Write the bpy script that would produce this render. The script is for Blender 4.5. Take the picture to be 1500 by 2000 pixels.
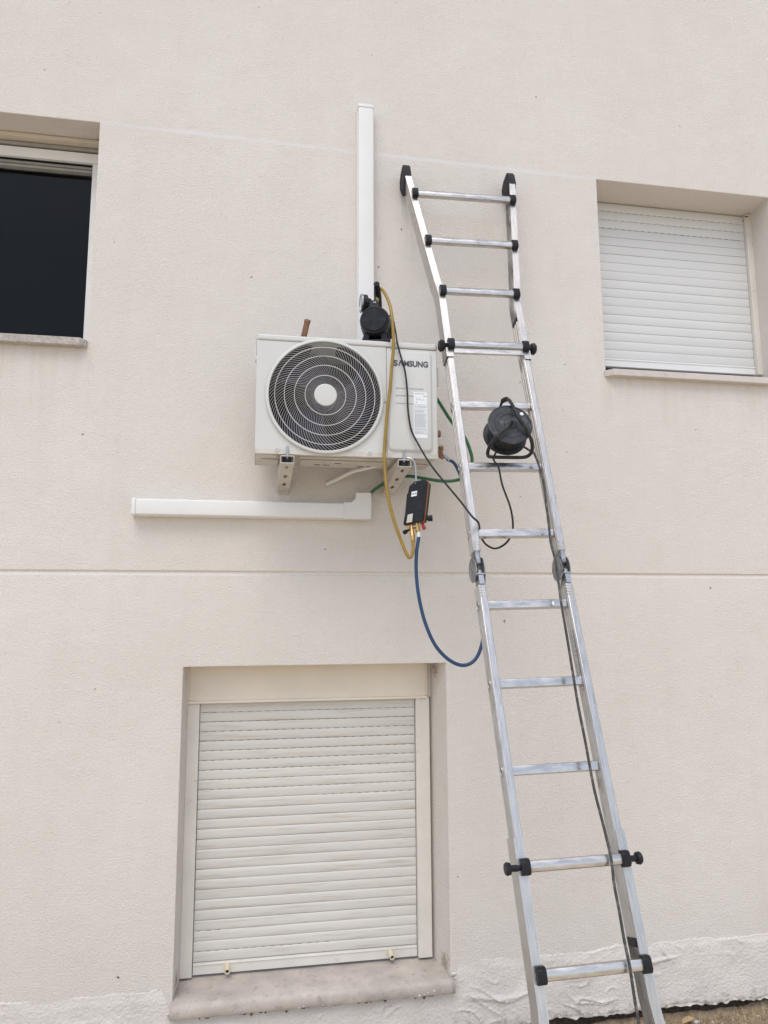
import bpy, bmesh, math, random
from mathutils import Vector, Matrix, noise

random.seed(7)
scene = bpy.context.scene
COL = scene.collection
for o in list(bpy.data.objects):
    bpy.data.objects.remove(o)
R = math.radians
V = Vector

# ------------------------------------------------------------------ camera
cam_d = bpy.data.cameras.new('camera')
cam = bpy.data.objects.new('camera', cam_d)
COL.objects.link(cam)
right, up, back = V((0.9844, -0.1756, -0.0050)), V((-0.0203, -0.1417, 0.9897)), V((-0.1745, -0.9742, -0.1430))
mw = Matrix((right, up, back)).transposed().to_4x4()
mw.translation = V((0, -3.5, 1.9))
cam.matrix_world = mw
cam_d.sensor_fit = 'VERTICAL'
cam_d.sensor_height = 36.0
cam_d.lens = 36.0 * 1445 / 2000
cam_d.clip_start = 0.05
cam_d.clip_end = 1500
scene.camera = cam

# ------------------------------------------------------------------ sky, sun, exposure
SUN = V((-0.20, -0.60, 1.05)).normalized()
elev = math.asin(SUN.z)
azim = math.atan2(SUN.x, SUN.y)
world = bpy.data.worlds.new('World')
scene.world = world
world.use_nodes = True
nt = world.node_tree
nt.nodes.clear()
sky = nt.nodes.new('ShaderNodeTexSky')
sky.sky_type = 'NISHITA'
sky.sun_disc = False
sky.sun_elevation = elev
sky.sun_rotation = azim
sky.air_density = 1.0
sky.dust_density = 1.5
sky.ozone_density = 1.0
hsv = nt.nodes.new('ShaderNodeHueSaturation')      # overcast: the cloud layer takes most of the blue out
hsv.inputs['Saturation'].default_value = 0.66
bg = nt.nodes.new('ShaderNodeBackground')
bg.inputs['Strength'].default_value = 0.115
wo = nt.nodes.new('ShaderNodeOutputWorld')
nt.links.new(sky.outputs[0], hsv.inputs['Color'])
nt.links.new(hsv.outputs[0], bg.inputs['Color'])
nt.links.new(bg.outputs[0], wo.inputs['Surface'])

sun_d = bpy.data.lights.new('sun', 'SUN')
sun_d.energy = 0.7
sun_d.angle = R(38)
sun_d.color = (1.0, 0.96, 0.90)
sun = bpy.data.objects.new('sun', sun_d)
COL.objects.link(sun)
sun.rotation_euler = SUN.to_track_quat('Z', 'Y').to_euler()
sun.location = SUN * 20

scene.view_settings.view_transform = 'Standard'
scene.view_settings.look = 'None'
scene.view_settings.exposure = 0.80
scene.view_settings.gamma = 1.0
scene.view_settings.use_curve_mapping = False
scene.render.engine = 'CYCLES'
scene.cycles.max_bounces = 7
scene.cycles.diffuse_bounces = 4
scene.cycles.glossy_bounces = 3
scene.cycles.transparent_max_bounces = 6
scene.render.resolution_x = 768
scene.render.resolution_y = 1024

# ------------------------------------------------------------------ materials
def mat(name, col, rough=0.6, metal=0.0, var=0.0, vscale=8.0, bump=0.0, bscale=60.0, bdist=0.002,
        dirt=None, dscale=20.0, damt=0.5, dlo=0.55, dhi=0.7, spec=0.5, stretch=None, coat=0.0, transmission=0.0, rvar=0.0):
    m = bpy.data.materials.new(name)
    m.use_nodes = True
    t = m.node_tree
    N, L = t.nodes, t.links
    b = N['Principled BSDF']
    b.inputs['Roughness'].default_value = rough
    b.inputs['Metallic'].default_value = metal
    b.inputs['Specular IOR Level'].default_value = spec
    b.inputs['Coat Weight'].default_value = coat
    if transmission:
        b.inputs['Transmission Weight'].default_value = transmission
    geo = N.new('ShaderNodeNewGeometry')
    mp = N.new('ShaderNodeMapping')
    L.new(geo.outputs['Position'], mp.inputs['Vector'])
    if stretch:
        mp.inputs['Scale'].default_value = stretch
    vec = mp.outputs[0]
    c = N.new('ShaderNodeRGB')
    c.outputs[0].default_value = (*col, 1)
    cur = c.outputs[0]
    if var > 0:
        n = N.new('ShaderNodeTexNoise')
        n.inputs['Scale'].default_value = vscale
        n.inputs['Detail'].default_value = 5
        L.new(vec, n.inputs['Vector'])
        mr = N.new('ShaderNodeMapRange')
        mr.inputs[1].default_value = 0.3
        mr.inputs[2].default_value = 0.7
        mr.inputs[3].default_value = 1 - var
        mr.inputs[4].default_value = 1 + var
        L.new(n.outputs['Fac'], mr.inputs[0])
        mx = N.new('ShaderNodeMix')
        mx.data_type = 'RGBA'
        mx.blend_type = 'MULTIPLY'
        mx.inputs['Factor'].default_value = 1
        L.new(cur, mx.inputs['A'])
        L.new(mr.outputs[0], mx.inputs['B'])
        cur = mx.outputs['Result']
        if rvar > 0:
            mr2 = N.new('ShaderNodeMapRange')
            mr2.inputs[1].default_value = 0.3
            mr2.inputs[2].default_value = 0.7
            mr2.inputs[3].default_value = rough - rvar
            mr2.inputs[4].default_value = rough + rvar
            L.new(n.outputs['Fac'], mr2.inputs[0])
            L.new(mr2.outputs[0], b.inputs['Roughness'])
    if dirt:
        n = N.new('ShaderNodeTexNoise')
        n.inputs['Scale'].default_value = dscale
        n.inputs['Detail'].default_value = 8
        n.inputs['Roughness'].default_value = 0.65
        L.new(vec, n.inputs['Vector'])
        mr = N.new('ShaderNodeMapRange')
        mr.inputs[1].default_value = dlo
        mr.inputs[2].default_value = dhi
        mr.inputs[3].default_value = 0
        mr.inputs[4].default_value = damt
        L.new(n.outputs['Fac'], mr.inputs[0])
        mx = N.new('ShaderNodeMix')
        mx.data_type = 'RGBA'
        L.new(mr.outputs[0], mx.inputs['Factor'])
        L.new(cur, mx.inputs['A'])
        mx.inputs['B'].default_value = (*dirt, 1)
        cur = mx.outputs['Result']
    L.new(cur, b.inputs['Base Color'])
    if bump > 0:
        n = N.new('ShaderNodeTexNoise')
        n.inputs['Scale'].default_value = bscale
        n.inputs['Detail'].default_value = 4
        L.new(vec, n.inputs['Vector'])
        bp = N.new('ShaderNodeBump')
        bp.inputs['Strength'].default_value = bump
        bp.inputs['Distance'].default_value = bdist
        L.new(n.outputs['Fac'], bp.inputs['Height'])
        L.new(bp.outputs[0], b.inputs['Normal'])
    return m

def stucco_material():
    m = bpy.data.materials.new('painted_stucco')
    m.use_nodes = True
    t = m.node_tree
    N, L = t.nodes, t.links
    b = N['Principled BSDF']
    b.inputs['Roughness'].default_value = 0.9
    b.inputs['Specular IOR Level'].default_value = 0.2
    geo = N.new('ShaderNodeNewGeometry')
    pos = geo.outputs['Position']
    def nz(scale, detail=4, rough=0.55, v=None, dist=0.0):
        n = N.new('ShaderNodeTexNoise')
        n.inputs['Scale'].default_value = scale
        n.inputs['Detail'].default_value = detail
        n.inputs['Roughness'].default_value = rough
        n.inputs['Distortion'].default_value = dist
        L.new(v or pos, n.inputs['Vector'])
        return n.outputs['Fac']
    def mrange(x, a, bb, c, d, smooth=False):
        r = N.new('ShaderNodeMapRange')
        if smooth:
            r.interpolation_type = 'SMOOTHSTEP'
        for i, v in enumerate((a, bb, c, d)):
            r.inputs[i + 1].default_value = v
        L.new(x, r.inputs[0])
        return r.outputs[0]
    def math_(op, a, bb=None):
        n = N.new('ShaderNodeMath')
        n.operation = op
        for i, v in enumerate((a, bb)):
            if v is None:
                continue
            if isinstance(v, (int, float)):
                n.inputs[i].default_value = v
            else:
                L.new(v, n.inputs[i])
        return n.outputs[0]
    def mix(f, a, bb, mode='MIX'):
        n = N.new('ShaderNodeMix')
        n.data_type = 'RGBA'
        n.blend_type = mode
        for s, v in (('Factor', f), ('A', a), ('B', bb)):
            if isinstance(v, (int, float)):
                n.inputs[s].default_value = v
            elif isinstance(v, tuple):
                n.inputs[s].default_value = (*v, 1)
            else:
                L.new(v, n.inputs[s])
        return n.outputs['Result']
    # broad tone drift of the paint, slightly cooler and warmer areas
    base = mix(mrange(nz(0.8, 4), 0.35, 0.65, 0, 1), (0.718, 0.670, 0.618), (0.758, 0.717, 0.670))
    base = mix(mrange(nz(5, 6, 0.65), 0.3, 0.75, 0.0, 0.5), base, (0.688, 0.632, 0.570))
    # fine grain: small darker specks scattered by noise
    g = nz(230, 3, 0.5)
    base = mix(mrange(g, 0.28, 0.46, 0.35, 0.0), base, (0.42, 0.38, 0.35))
    # sparse flecks of dirt and insect spots
    vo = N.new('ShaderNodeTexVoronoi')
    vo.inputs['Scale'].default_value = 8.0
    wob = N.new('ShaderNodeVectorMath')
    wob.operation = 'ADD'
    nv = N.new('ShaderNodeTexNoise')
    nv.inputs['Scale'].default_value = 40
    L.new(pos, nv.inputs['Vector'])
    sc = N.new('ShaderNodeVectorMath')
    sc.operation = 'SCALE'
    sc.inputs['Scale'].default_value = 0.02
    L.new(nv.outputs['Color'], sc.inputs[0])
    L.new(pos, wob.inputs[0])
    L.new(sc.outputs[0], wob.inputs[1])
    L.new(wob.outputs[0], vo.inputs['Vector'])
    fl = mrange(vo.outputs['Distance'], 0.028, 0.055, 1.0, 0.0)
    rnd = N.new('ShaderNodeSeparateColor')
    L.new(vo.outputs['Color'], rnd.inputs[0])
    fl = math_('MULTIPLY', fl, mrange(rnd.outputs[0], 0.50, 0.95, 0.0, 0.95))
    base = mix(fl, base, (0.09, 0.07, 0.05))
    # faint vertical weather streaks
    mpv = N.new('ShaderNodeMapping')
    mpv.inputs['Scale'].default_value = (1.0, 1.0, 0.07)
    L.new(pos, mpv.inputs['Vector'])
    base = mix(mrange(nz(9, 5, 0.6, mpv.outputs[0]), 0.52, 0.82, 0.0, 0.22), base, (0.62, 0.555, 0.495))
    # a few hairline trowel marks and scuffs
    mpt = N.new('ShaderNodeMapping')
    mpt.inputs['Rotation'].default_value = (0, 0.5, 0)
    mpt.inputs['Scale'].default_value = (2.0, 1.0, 14.0)
    L.new(pos, mpt.inputs['Vector'])
    base = mix(mrange(nz(3.1, 6, 0.7, mpt.outputs[0]), 0.66, 0.80, 0.0, 0.35), base, (0.80, 0.765, 0.72))
    # streaks below the sills, darker upwards; dirty corners of the lower recess
    sxa = N.new('ShaderNodeSeparateXYZ')
    L.new(pos, sxa.inputs[0])
    def span(v, a, b, e):
        return math_('MULTIPLY', mrange(v, a - e, a + e, 0, 1, True), mrange(v, b - e, b + e, 1, 0, True))
    sill_streaks = None
    for (xa, xb, zb_, zt_) in ((-1.97, -0.74, 2.75, 3.16), (1.80, 3.0, 2.80, 3.16)):
        q = math_('MULTIPLY', span(sxa.outputs[0], xa, xb, 0.04), mrange(sxa.outputs[2], zb_, zt_, 0, 1))
        q = math_('MULTIPLY', q, mrange(sxa.outputs[2], zt_, zt_ + 0.01, 1, 0))
        sill_streaks = q if sill_streaks is None else math_('ADD', sill_streaks, q)
    sill_streaks = math_('MULTIPLY', sill_streaks, mrange(nz(30, 4, 0.6, mpv.outputs[0]), 0.42, 0.70, 0.0, 0.20))
    base = mix(sill_streaks, base, (0.47, 0.38, 0.30))
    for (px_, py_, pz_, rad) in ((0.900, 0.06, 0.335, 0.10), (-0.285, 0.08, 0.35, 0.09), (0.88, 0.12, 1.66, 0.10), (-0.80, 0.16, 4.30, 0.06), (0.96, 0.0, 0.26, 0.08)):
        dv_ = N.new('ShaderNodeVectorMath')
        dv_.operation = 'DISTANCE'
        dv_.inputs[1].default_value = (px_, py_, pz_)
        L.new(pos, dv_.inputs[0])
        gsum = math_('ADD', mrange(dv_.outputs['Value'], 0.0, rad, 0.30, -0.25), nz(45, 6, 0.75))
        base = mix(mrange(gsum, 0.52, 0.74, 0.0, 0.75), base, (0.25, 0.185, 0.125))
    # filled and over-painted joint running between the heads of the two upper windows
    sx = N.new('ShaderNodeSeparateXYZ')
    L.new(pos, sx.inputs[0])
    # joint falls from z 4.311 at x -0.775 to 4.288 at x 1.823
    zj = math_('SUBTRACT', sx.outputs[2], math_('SUBTRACT', 4.304, math_('MULTIPLY', sx.outputs[0], 0.0088)))
    zj = math_('ADD', zj, math_('MULTIPLY', math_('SUBTRACT', nz(6, 3), 0.5), 0.012))
    band = mrange(math_('ABSOLUTE', zj), 0.006, 0.013, 1, 0, True)
    band = math_('MULTIPLY', band, mrange(sx.outputs[0], -0.79, -0.76, 0, 1))
    band = math_('MULTIPLY', band, mrange(sx.outputs[0], 1.80, 1.84, 1, 0))
    band = math_('MULTIPLY', band, mrange(nz(1.3, 2), 0.34, 0.60, 0.22, 0.58))
    base = mix(band, base, (0.66, 0.67, 0.70))
    L.new(base, b.inputs['Base Color'])
    # relief: rough cast grain, softened where the joint was filled
    h1 = nz(270, 3, 0.6, dist=0.2)
    h2 = nz(125, 3, 0.5)
    h3 = nz(7, 3, 0.5)
    h = math_('ADD', math_('MULTIPLY', h1, 0.62), math_('MULTIPLY', h2, 0.75))
    h = math_('ADD', h, math_('MULTIPLY', h3, 0.9))
    bp = N.new('ShaderNodeBump')
    bp.inputs['Distance'].default_value = 0.0070
    L.new(mrange(band, 0, 1, 0.85, 0.12), bp.inputs['Strength'])
    L.new(h, bp.inputs['Height'])
    L.new(bp.outputs[0], b.inputs['Normal'])
    return m

M = {}
M['stucco'] = stucco_material()
M['plaster'] = mat('plinth_plaster', (0.690, 0.647, 0.606), 0.85, var=0.08, vscale=5, bump=0.8, bscale=95, bdist=0.006,
                   dirt=(0.30, 0.25, 0.20), dscale=14, damt=0.35, dlo=0.60, dhi=0.75, spec=0.25)
def soil_splash(m):
    t = m.node_tree
    N, L = t.nodes, t.links
    b = N['Principled BSDF']
    src = b.inputs['Base Color'].links[0].from_socket
    g = N.new('ShaderNodeNewGeometry')
    sx = N.new('ShaderNodeSeparateXYZ')
    L.new(g.outputs['Position'], sx.inputs[0])
    n = N.new('ShaderNodeTexNoise')
    n.inputs['Scale'].default_value = 22
    n.inputs['Detail'].default_value = 7
    n.inputs['Roughness'].default_value = 0.7
    L.new(g.outputs['Position'], n.inputs['Vector'])
    r = N.new('ShaderNodeMapRange')
    for i, v in enumerate((0.055, 0.150, 0.16, -0.10)):
        r.inputs[i + 1].default_value = v
    L.new(sx.outputs[2], r.inputs[0])
    a = N.new('ShaderNodeMath')
    a.operation = 'ADD'
    L.new(n.outputs['Fac'], a.inputs[0])
    L.new(r.outputs[0], a.inputs[1])
    f = N.new('ShaderNodeMapRange')
    for i, v in enumerate((0.54, 0.74, 0.0, 0.8)):
        f.inputs[i + 1].default_value = v
    L.new(a.outputs[0], f.inputs[0])
    mx = N.new('ShaderNodeMix')
    mx.data_type = 'RGBA'
    L.new(f.outputs[0], mx.inputs['Factor'])
    L.new(src, mx.inputs['A'])
    mx.inputs['B'].default_value = (0.30, 0.225, 0.155, 1)
    L.new(mx.outputs['Result'], b.inputs['Base Color'])
soil_splash(M['plaster'])
M['reveal_trim'] = mat('cream_trim', (0.58, 0.52, 0.42), 0.6, var=0.05, vscale=10, dirt=(0.16, 0.12, 0.08), dscale=30, damt=0.7, dlo=0.68, dhi=0.74)
M['box_panel'] = mat('shutter_box_paint', (0.76, 0.69, 0.59), 0.55, var=0.04, vscale=6, dirt=(0.2, 0.15, 0.1), dscale=45, damt=0.6, dlo=0.72, dhi=0.76)
M['shutter'] = mat('shutter_slat', (0.625, 0.605, 0.562), 0.45, var=0.05, vscale=3, stretch=(0.3, 1, 6), dirt=(0.33, 0.27, 0.20), dscale=11, damt=0.55, dlo=0.52, dhi=0.74)
M['shutter_grey'] = mat('shutter_slat_clean', (0.63, 0.63, 0.62), 0.42, var=0.03, vscale=3, stretch=(0.3, 1, 6), dirt=(0.4, 0.37, 0.33), dscale=9, damt=0.3, dlo=0.6, dhi=0.8)
M['slat_gap'] = mat('slat_gap', (0.20, 0.19, 0.17), 0.7)
M['pvc'] = mat('white_pvc', (0.74, 0.74, 0.73), 0.38, var=0.03, vscale=4)
M['frame_white'] = mat('window_frame_white', (0.72, 0.71, 0.68), 0.4, var=0.05, vscale=8, dirt=(0.35, 0.3, 0.24), dscale=26, damt=0.5, dlo=0.6, dhi=0.75)
M['guide'] = mat('guide_rail_white', (0.68, 0.65, 0.595), 0.42, var=0.05, vscale=7, dirt=(0.30, 0.24, 0.17), dscale=22, damt=0.55, dlo=0.62, dhi=0.75)
M['sill'] = mat('sill_stone', (0.475, 0.425, 0.38), 0.8, var=0.18, vscale=9, bump=0.5, bscale=150, bdist=0.003, dirt=(0.22, 0.18, 0.145), dscale=34, damt=0.6, dlo=0.54, dhi=0.76, spec=0.3)
M['sill_pale'] = mat('sill_pale', (0.58, 0.53, 0.49), 0.7, var=0.08, vscale=14, dirt=(0.25, 0.19, 0.15), dscale=40, damt=0.55, dlo=0.6, dhi=0.75)
M['sill_lichen'] = mat('sill_lichen', (0.50, 0.46, 0.42), 0.85, var=0.15, vscale=25, bump=0.5, bscale=150, dirt=(0.17, 0.14, 0.12), dscale=70, damt=0.7, dlo=0.40, dhi=0.72)
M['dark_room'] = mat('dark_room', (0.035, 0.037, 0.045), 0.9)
M['slot_dark'] = mat('slot_dark', (0.17, 0.145, 0.115), 0.8)
M['black_gap'] = mat('black_gap', (0.02, 0.02, 0.022), 0.8)
M['ac_paint'] = mat('unit_enamel', (0.60, 0.60, 0.575), 0.36, var=0.03, vscale=3)
M['ac_base'] = mat('unit_base_pan', (0.56, 0.535, 0.49), 0.5, var=0.10, vscale=16, dirt=(0.22, 0.17, 0.12), dscale=30, damt=0.5, dlo=0.6, dhi=0.75)
M['grille'] = mat('grille_plastic', (0.56, 0.55, 0.53), 0.4)
M['shroud'] = mat('fan_shroud', (0.022, 0.022, 0.027), 0.6)
M['fan'] = mat('fan_blade', (0.020, 0.021, 0.055), 0.28)
M['coil'] = mat('coil_fins', (0.014, 0.014, 0.018), 0.6, metal=0.2, var=0.5, vscale=200, stretch=(6, 1, 0.2))
M['logo'] = mat('logo_ink', (0.075, 0.08, 0.095), 0.5)
M['paper'] = mat('label_paper', (0.80, 0.82, 0.84), 0.5)
M['ink'] = mat('label_ink', (0.22, 0.24, 0.27), 0.6)
M['galv'] = mat('bracket_steel', (0.58, 0.545, 0.49), 0.5, metal=0.25, var=0.08, vscale=20, dirt=(0.26, 0.2, 0.14), dscale=35, damt=0.45, dlo=0.58, dhi=0.75)
M['zinc'] = mat('zinc_bolt', (0.42, 0.43, 0.45), 0.35, metal=0.9)
M['rubber'] = mat('rubber_pad', (0.03, 0.035, 0.055), 0.7, spec=0.22)
M['alu'] = mat('ladder_aluminium', (0.57, 0.55, 0.53), 0.33, metal=0.90, var=0.12, vscale=14, rvar=0.08, stretch=(9, 1.0, 1.0), bump=0.12, bscale=90, bdist=0.001,
               dirt=(0.22, 0.22, 0.23), dscale=7, damt=0.65, dlo=0.60, dhi=0.70)
M['alu_rung'] = mat('rung_aluminium', (0.56, 0.54, 0.52), 0.29, metal=0.93, var=0.14, vscale=16, rvar=0.1, stretch=(1.0, 3, 4), bump=0.1, bscale=60, bdist=0.001,
                    dirt=(0.22, 0.21, 0.21), dscale=22, damt=0.7, dlo=0.63, dhi=0.72)
M['hinge'] = mat('hinge_steel', (0.34, 0.35, 0.37), 0.45, metal=0.8, var=0.25, vscale=40, dirt=(0.12, 0.12, 0.12), dscale=30, damt=0.6, dlo=0.5, dhi=0.65)
M['black_plastic'] = mat('black_plastic', (0.018, 0.019, 0.023), 0.42, var=0.2, vscale=30, spec=0.22)
M['dusty_rubber'] = mat('worn_black_rubber', (0.032, 0.032, 0.036), 0.75, spec=0.25, var=0.2, vscale=30, dirt=(0.2, 0.19, 0.18), dscale=30, damt=0.4, dlo=0.6, dhi=0.75)
M['pump'] = mat('pump_paint', (0.022, 0.024, 0.032), 0.38, var=0.2, vscale=20, dirt=(0.12, 0.12, 0.13), dscale=50, damt=0.4, dlo=0.64, dhi=0.72, spec=0.22)
M['brass'] = mat('brass', (0.56, 0.38, 0.15), 0.3, metal=0.95, var=0.12, vscale=40)
M['copper'] = mat('copper', (0.30, 0.18, 0.12), 0.40, metal=0.95, var=0.25, vscale=40, dirt=(0.42, 0.36, 0.30), dscale=60, damt=0.6, dlo=0.55, dhi=0.65)
M['yellow_hose'] = mat('yellow_hose', (0.30, 0.19, 0.03), 0.36, var=0.12, vscale=40)
M['blue_hose'] = mat('blue_hose', (0.014, 0.055, 0.14), 0.38, var=0.12, vscale=30)
M['green_hose'] = mat('green_conduit', (0.025, 0.14, 0.055), 0.4, var=0.1, vscale=30)
M['cord'] = mat('black_cord', (0.028, 0.027, 0.028), 0.55, dirt=(0.14, 0.13, 0.12), dscale=35, damt=0.5, dlo=0.55, dhi=0.7, spec=0.22)
M['dusty_cord'] = mat('dusty_cord', (0.045, 0.044, 0.044), 0.7, var=0.3, vscale=60, dirt=(0.24, 0.22, 0.2), dscale=50, damt=0.7, dlo=0.5, dhi=0.65)
M['orange'] = mat('orange_trim', (0.30, 0.10, 0.035), 0.45)
M['red_cap'] = mat('red_cap', (0.42, 0.02, 0.03), 0.4)
M['reel'] = mat('reel_plastic', (0.032, 0.035, 0.042), 0.42, spec=0.35, var=0.3, vscale=30, dirt=(0.20, 0.20, 0.21), dscale=26, damt=0.6, dlo=0.55, dhi=0.72)
M['reel_frame'] = mat('reel_tube', (0.03, 0.029, 0.03), 0.35, var=0.2, vscale=40, dirt=(0.16, 0.13, 0.11), dscale=40, damt=0.5, dlo=0.58, dhi=0.7, spec=0.22)
M['glass_dial'] = mat('dial_white', (0.75, 0.76, 0.77), 0.15)
M['stopper'] = mat('cream_plastic', (0.66, 0.59, 0.42), 0.5, dirt=(0.3, 0.22, 0.12), dscale=80, damt=0.4)
M['soil'] = mat('soil', (0.27, 0.20, 0.135), 0.95, var=0.35, vscale=30, bump=0.8, bscale=60, bdist=0.02, dirt=(0.42, 0.335, 0.23), dscale=25, damt=0.7, dlo=0.45, dhi=0.7, spec=0.2)
M['ground'] = mat('pale_dry_ground', (0.72, 0.60, 0.45), 0.95, var=0.08, vscale=3, bump=0.6, bscale=30, bdist=0.02, dirt=(0.62, 0.50, 0.36), dscale=2.5, damt=0.5, spec=0.2)
M['foundation'] = mat('foundation', (0.07, 0.055, 0.042), 0.95, var=0.4, vscale=40, bump=0.8, bscale=60, bdist=0.02, spec=0.1)
M['straw'] = mat('dry_straw', (0.44, 0.345, 0.21), 0.8, var=0.35, vscale=60)
M['pebble'] = mat('pebble', (0.55, 0.52, 0.49), 0.8, var=0.2, vscale=60)
M['moss'] = mat('dirt_crumbs', (0.16, 0.115, 0.07), 0.95, var=0.4, vscale=80, bump=0.6, bscale=150, bdist=0.004)
M['glass'] = None
gm = bpy.data.materials.new('window_glass')
gm.use_nodes = True
t_ = gm.node_tree
t_.nodes.clear()
o_ = t_.nodes.new('ShaderNodeOutputMaterial')
mx_ = t_.nodes.new('ShaderNodeMixShader')
fr_ = t_.nodes.new('ShaderNodeFresnel')
fr_.inputs['IOR'].default_value = 1.24
tr_ = t_.nodes.new('ShaderNodeBsdfTransparent')
tr_.inputs['Color'].default_value = (0.75, 0.78, 0.82, 1)
gl_ = t_.nodes.new('ShaderNodeBsdfGlossy')
gl_.inputs['Roughness'].default_value = 0.03
for a, b in ((fr_.outputs[0], mx_.inputs[0]), (tr_.outputs[0], mx_.inputs[1]), (gl_.outputs[0], mx_.inputs[2]), (mx_.outputs[0], o_.inputs[0])):
    t_.links.new(a, b)
M['glass'] = gm

# ------------------------------------------------------------------ mesh helpers
ORG = {}

def smooth_pts(pts, sub=6):
    P = [V(p) for p in pts]
    out = []
    for i in range(len(P) - 1):
        p0 = P[max(i - 1, 0)]
        p1, p2 = P[i], P[i + 1]
        p3 = P[min(i + 2, len(P) - 1)]
        for k in range(sub):
            t = k / sub
            out.append(0.5 * ((2 * p1) + (p2 - p0) * t + (2 * p0 - 5 * p1 + 4 * p2 - p3) * t * t + (3 * p1 - 3 * p2 + p3 - p0) * t ** 3))
    out.append(P[-1])
    return out

class MB:
    def __init__(self):
        self.v, self.f = [], []

    def add(self, vs, fs):
        n = len(self.v)
        self.v += [V(p) for p in vs]
        self.f += [tuple(i + n for i in f) for f in fs]
        return self

    def box(self, a, b):
        (x0, y0, z0), (x1, y1, z1) = a, b
        x0, x1 = sorted((x0, x1)); y0, y1 = sorted((y0, y1)); z0, z1 = sorted((z0, z1))
        return self.add([(x0, y0, z0), (x1, y0, z0), (x1, y1, z0), (x0, y1, z0), (x0, y0, z1), (x1, y0, z1), (x1, y1, z1), (x0, y1, z1)],
                        [(0, 3, 2, 1), (4, 5, 6, 7), (0, 1, 5, 4), (1, 2, 6, 5), (2, 3, 7, 6), (3, 0, 4, 7)])

    def obox(self, c, ax, half):
        c = V(c)
        vs = []
        for sz in (-1, 1):
            for sx, sy in ((-1, -1), (1, -1), (1, 1), (-1, 1)):
                vs.append(c + ax[0] * (sx * half[0]) + ax[1] * (sy * half[1]) + ax[2] * (sz * half[2]))
        return self.add(vs, [(0, 3, 2, 1), (4, 5, 6, 7), (0, 1, 5, 4), (1, 2, 6, 5), (2, 3, 7, 6), (3, 0, 4, 7)])

    def prism(self, loop_a, loop_b):
        n = len(loop_a)
        fs = [tuple(range(n))[::-1], tuple(range(n, 2 * n))]
        fs += [(i, (i + 1) % n, n + (i + 1) % n, n + i) for i in range(n)]
        return self.add(list(loop_a) + list(loop_b), fs)

    def tube(self, path, r, n=10, caps=True, radii=None, square=None):
        path = [V(p) for p in path]
        t0 = (path[1] - path[0]).normalized()
        up_ = V((0, 0, 1)) if abs(t0.z) < 0.9 else V((1, 0, 0))
        nrm = (up_ - t0 * up_.dot(t0)).normalized()
        vs = []
        for i, p in enumerate(path):
            if i == 0:
                t = t0
            elif i == len(path) - 1:
                t = (path[i] - path[i - 1]).normalized()
            else:
                t = ((path[i + 1] - path[i]).normalized() + (path[i] - path[i - 1]).normalized())
                t = t.normalized() if t.length > 1e-9 else t0
            nrm = (nrm - t * nrm.dot(t)).normalized()
            bn = t.cross(nrm)
            rr = radii[i] if radii else r
            for k in range(n):
                a = 2 * math.pi * k / n
                vs.append(p + nrm * (rr * math.cos(a)) + bn * (rr * math.sin(a)))
        fs = []
        for i in range(len(path) - 1):
            for k in range(n):
                a, b = i * n + k, i * n + (k + 1) % n
                fs.append((a, b, b + n, a + n))
        if caps:
            fs.append(tuple(range(n))[::-1])
            fs.append(tuple(range((len(path) - 1) * n, len(path) * n)))
        return self.add(vs, fs)

    def lathe(self, c, axis, prof, n=32, caps=True):
        """prof: (distance along axis, radius)"""
        axis = V(axis).normalized()
        c = V(c)
        u_ = V((0, 0, 1)) if abs(axis.z) < 0.9 else V((1, 0, 0))
        e1 = (u_ - axis * u_.dot(axis)).normalized()
        e2 = axis.cross(e1)
        vs = []
        for d, r in prof:
            for k in range(n):
                a = 2 * math.pi * k / n
                vs.append(c + axis * d + e1 * (r * math.cos(a)) + e2 * (r * math.sin(a)))
        fs = []
        for i in range(len(prof) - 1):
            for k in range(n):
                a, b = i * n + k, i * n + (k + 1) % n
                fs.append((a, b, b + n, a + n))
        if caps:
            fs.append(tuple(range(n))[::-1])
            fs.append(tuple(range((len(prof) - 1) * n, len(prof) * n)))
        return self.add(vs, fs)

    def rotz(self, c, ang):
        c = V(c)
        rm_ = Matrix.Rotation(ang, 3, 'Z')
        self.v = [c + rm_ @ (p - c) for p in self.v]
        return self

    def mesh(self, name, m, org=V((0, 0, 0)), smooth=True, angle=35):
        me = bpy.data.meshes.new(name)
        me.from_pydata([tuple(p - org) for p in self.v], [], self.f)
        me.validate()
        bm = bmesh.new()
        bm.from_mesh(me)
        bmesh.ops.recalc_face_normals(bm, faces=bm.faces)
        bm.to_mesh(me)
        bm.free()
        me.materials.append(m)
        if smooth:
            me.shade_smooth()
            me.set_sharp_from_angle(angle=R(angle))
        return me

    def build(self, name, m, parent=None, org=None, bevel=0.0, seg=2, smooth=True, angle=35, bang=35):
        porg = ORG.get(parent.name, V((0, 0, 0))) if parent else V((0, 0, 0))
        worg = V(org) if org is not None else (porg if parent else V((0, 0, 0)))
        o = bpy.data.objects.new(name, self.mesh(name, m, worg, smooth, angle))
        COL.objects.link(o)
        o.parent = parent
        o.location = worg - porg
        ORG[o.name] = worg
        if bevel > 0:
            b = o.modifiers.new('bevel', 'BEVEL')
            b.width = bevel
            b.segments = seg
            b.limit_method = 'ANGLE'
            b.angle_limit = R(bang)
        return o

def tag(o, label, cat, group=None):
    o['label'] = label
    o['category'] = cat
    if group:
        o['group'] = group
    return o

def thing(name, loc, label, cat, group=None):
    o = bpy.data.objects.new(name, None)
    o.empty_display_size = 0.1
    COL.objects.link(o)
    o.location = loc
    ORG[o.name] = V(loc)
    return tag(o, label, cat, group)

def kind(o, k):
    o['kind'] = k
    return o

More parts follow.
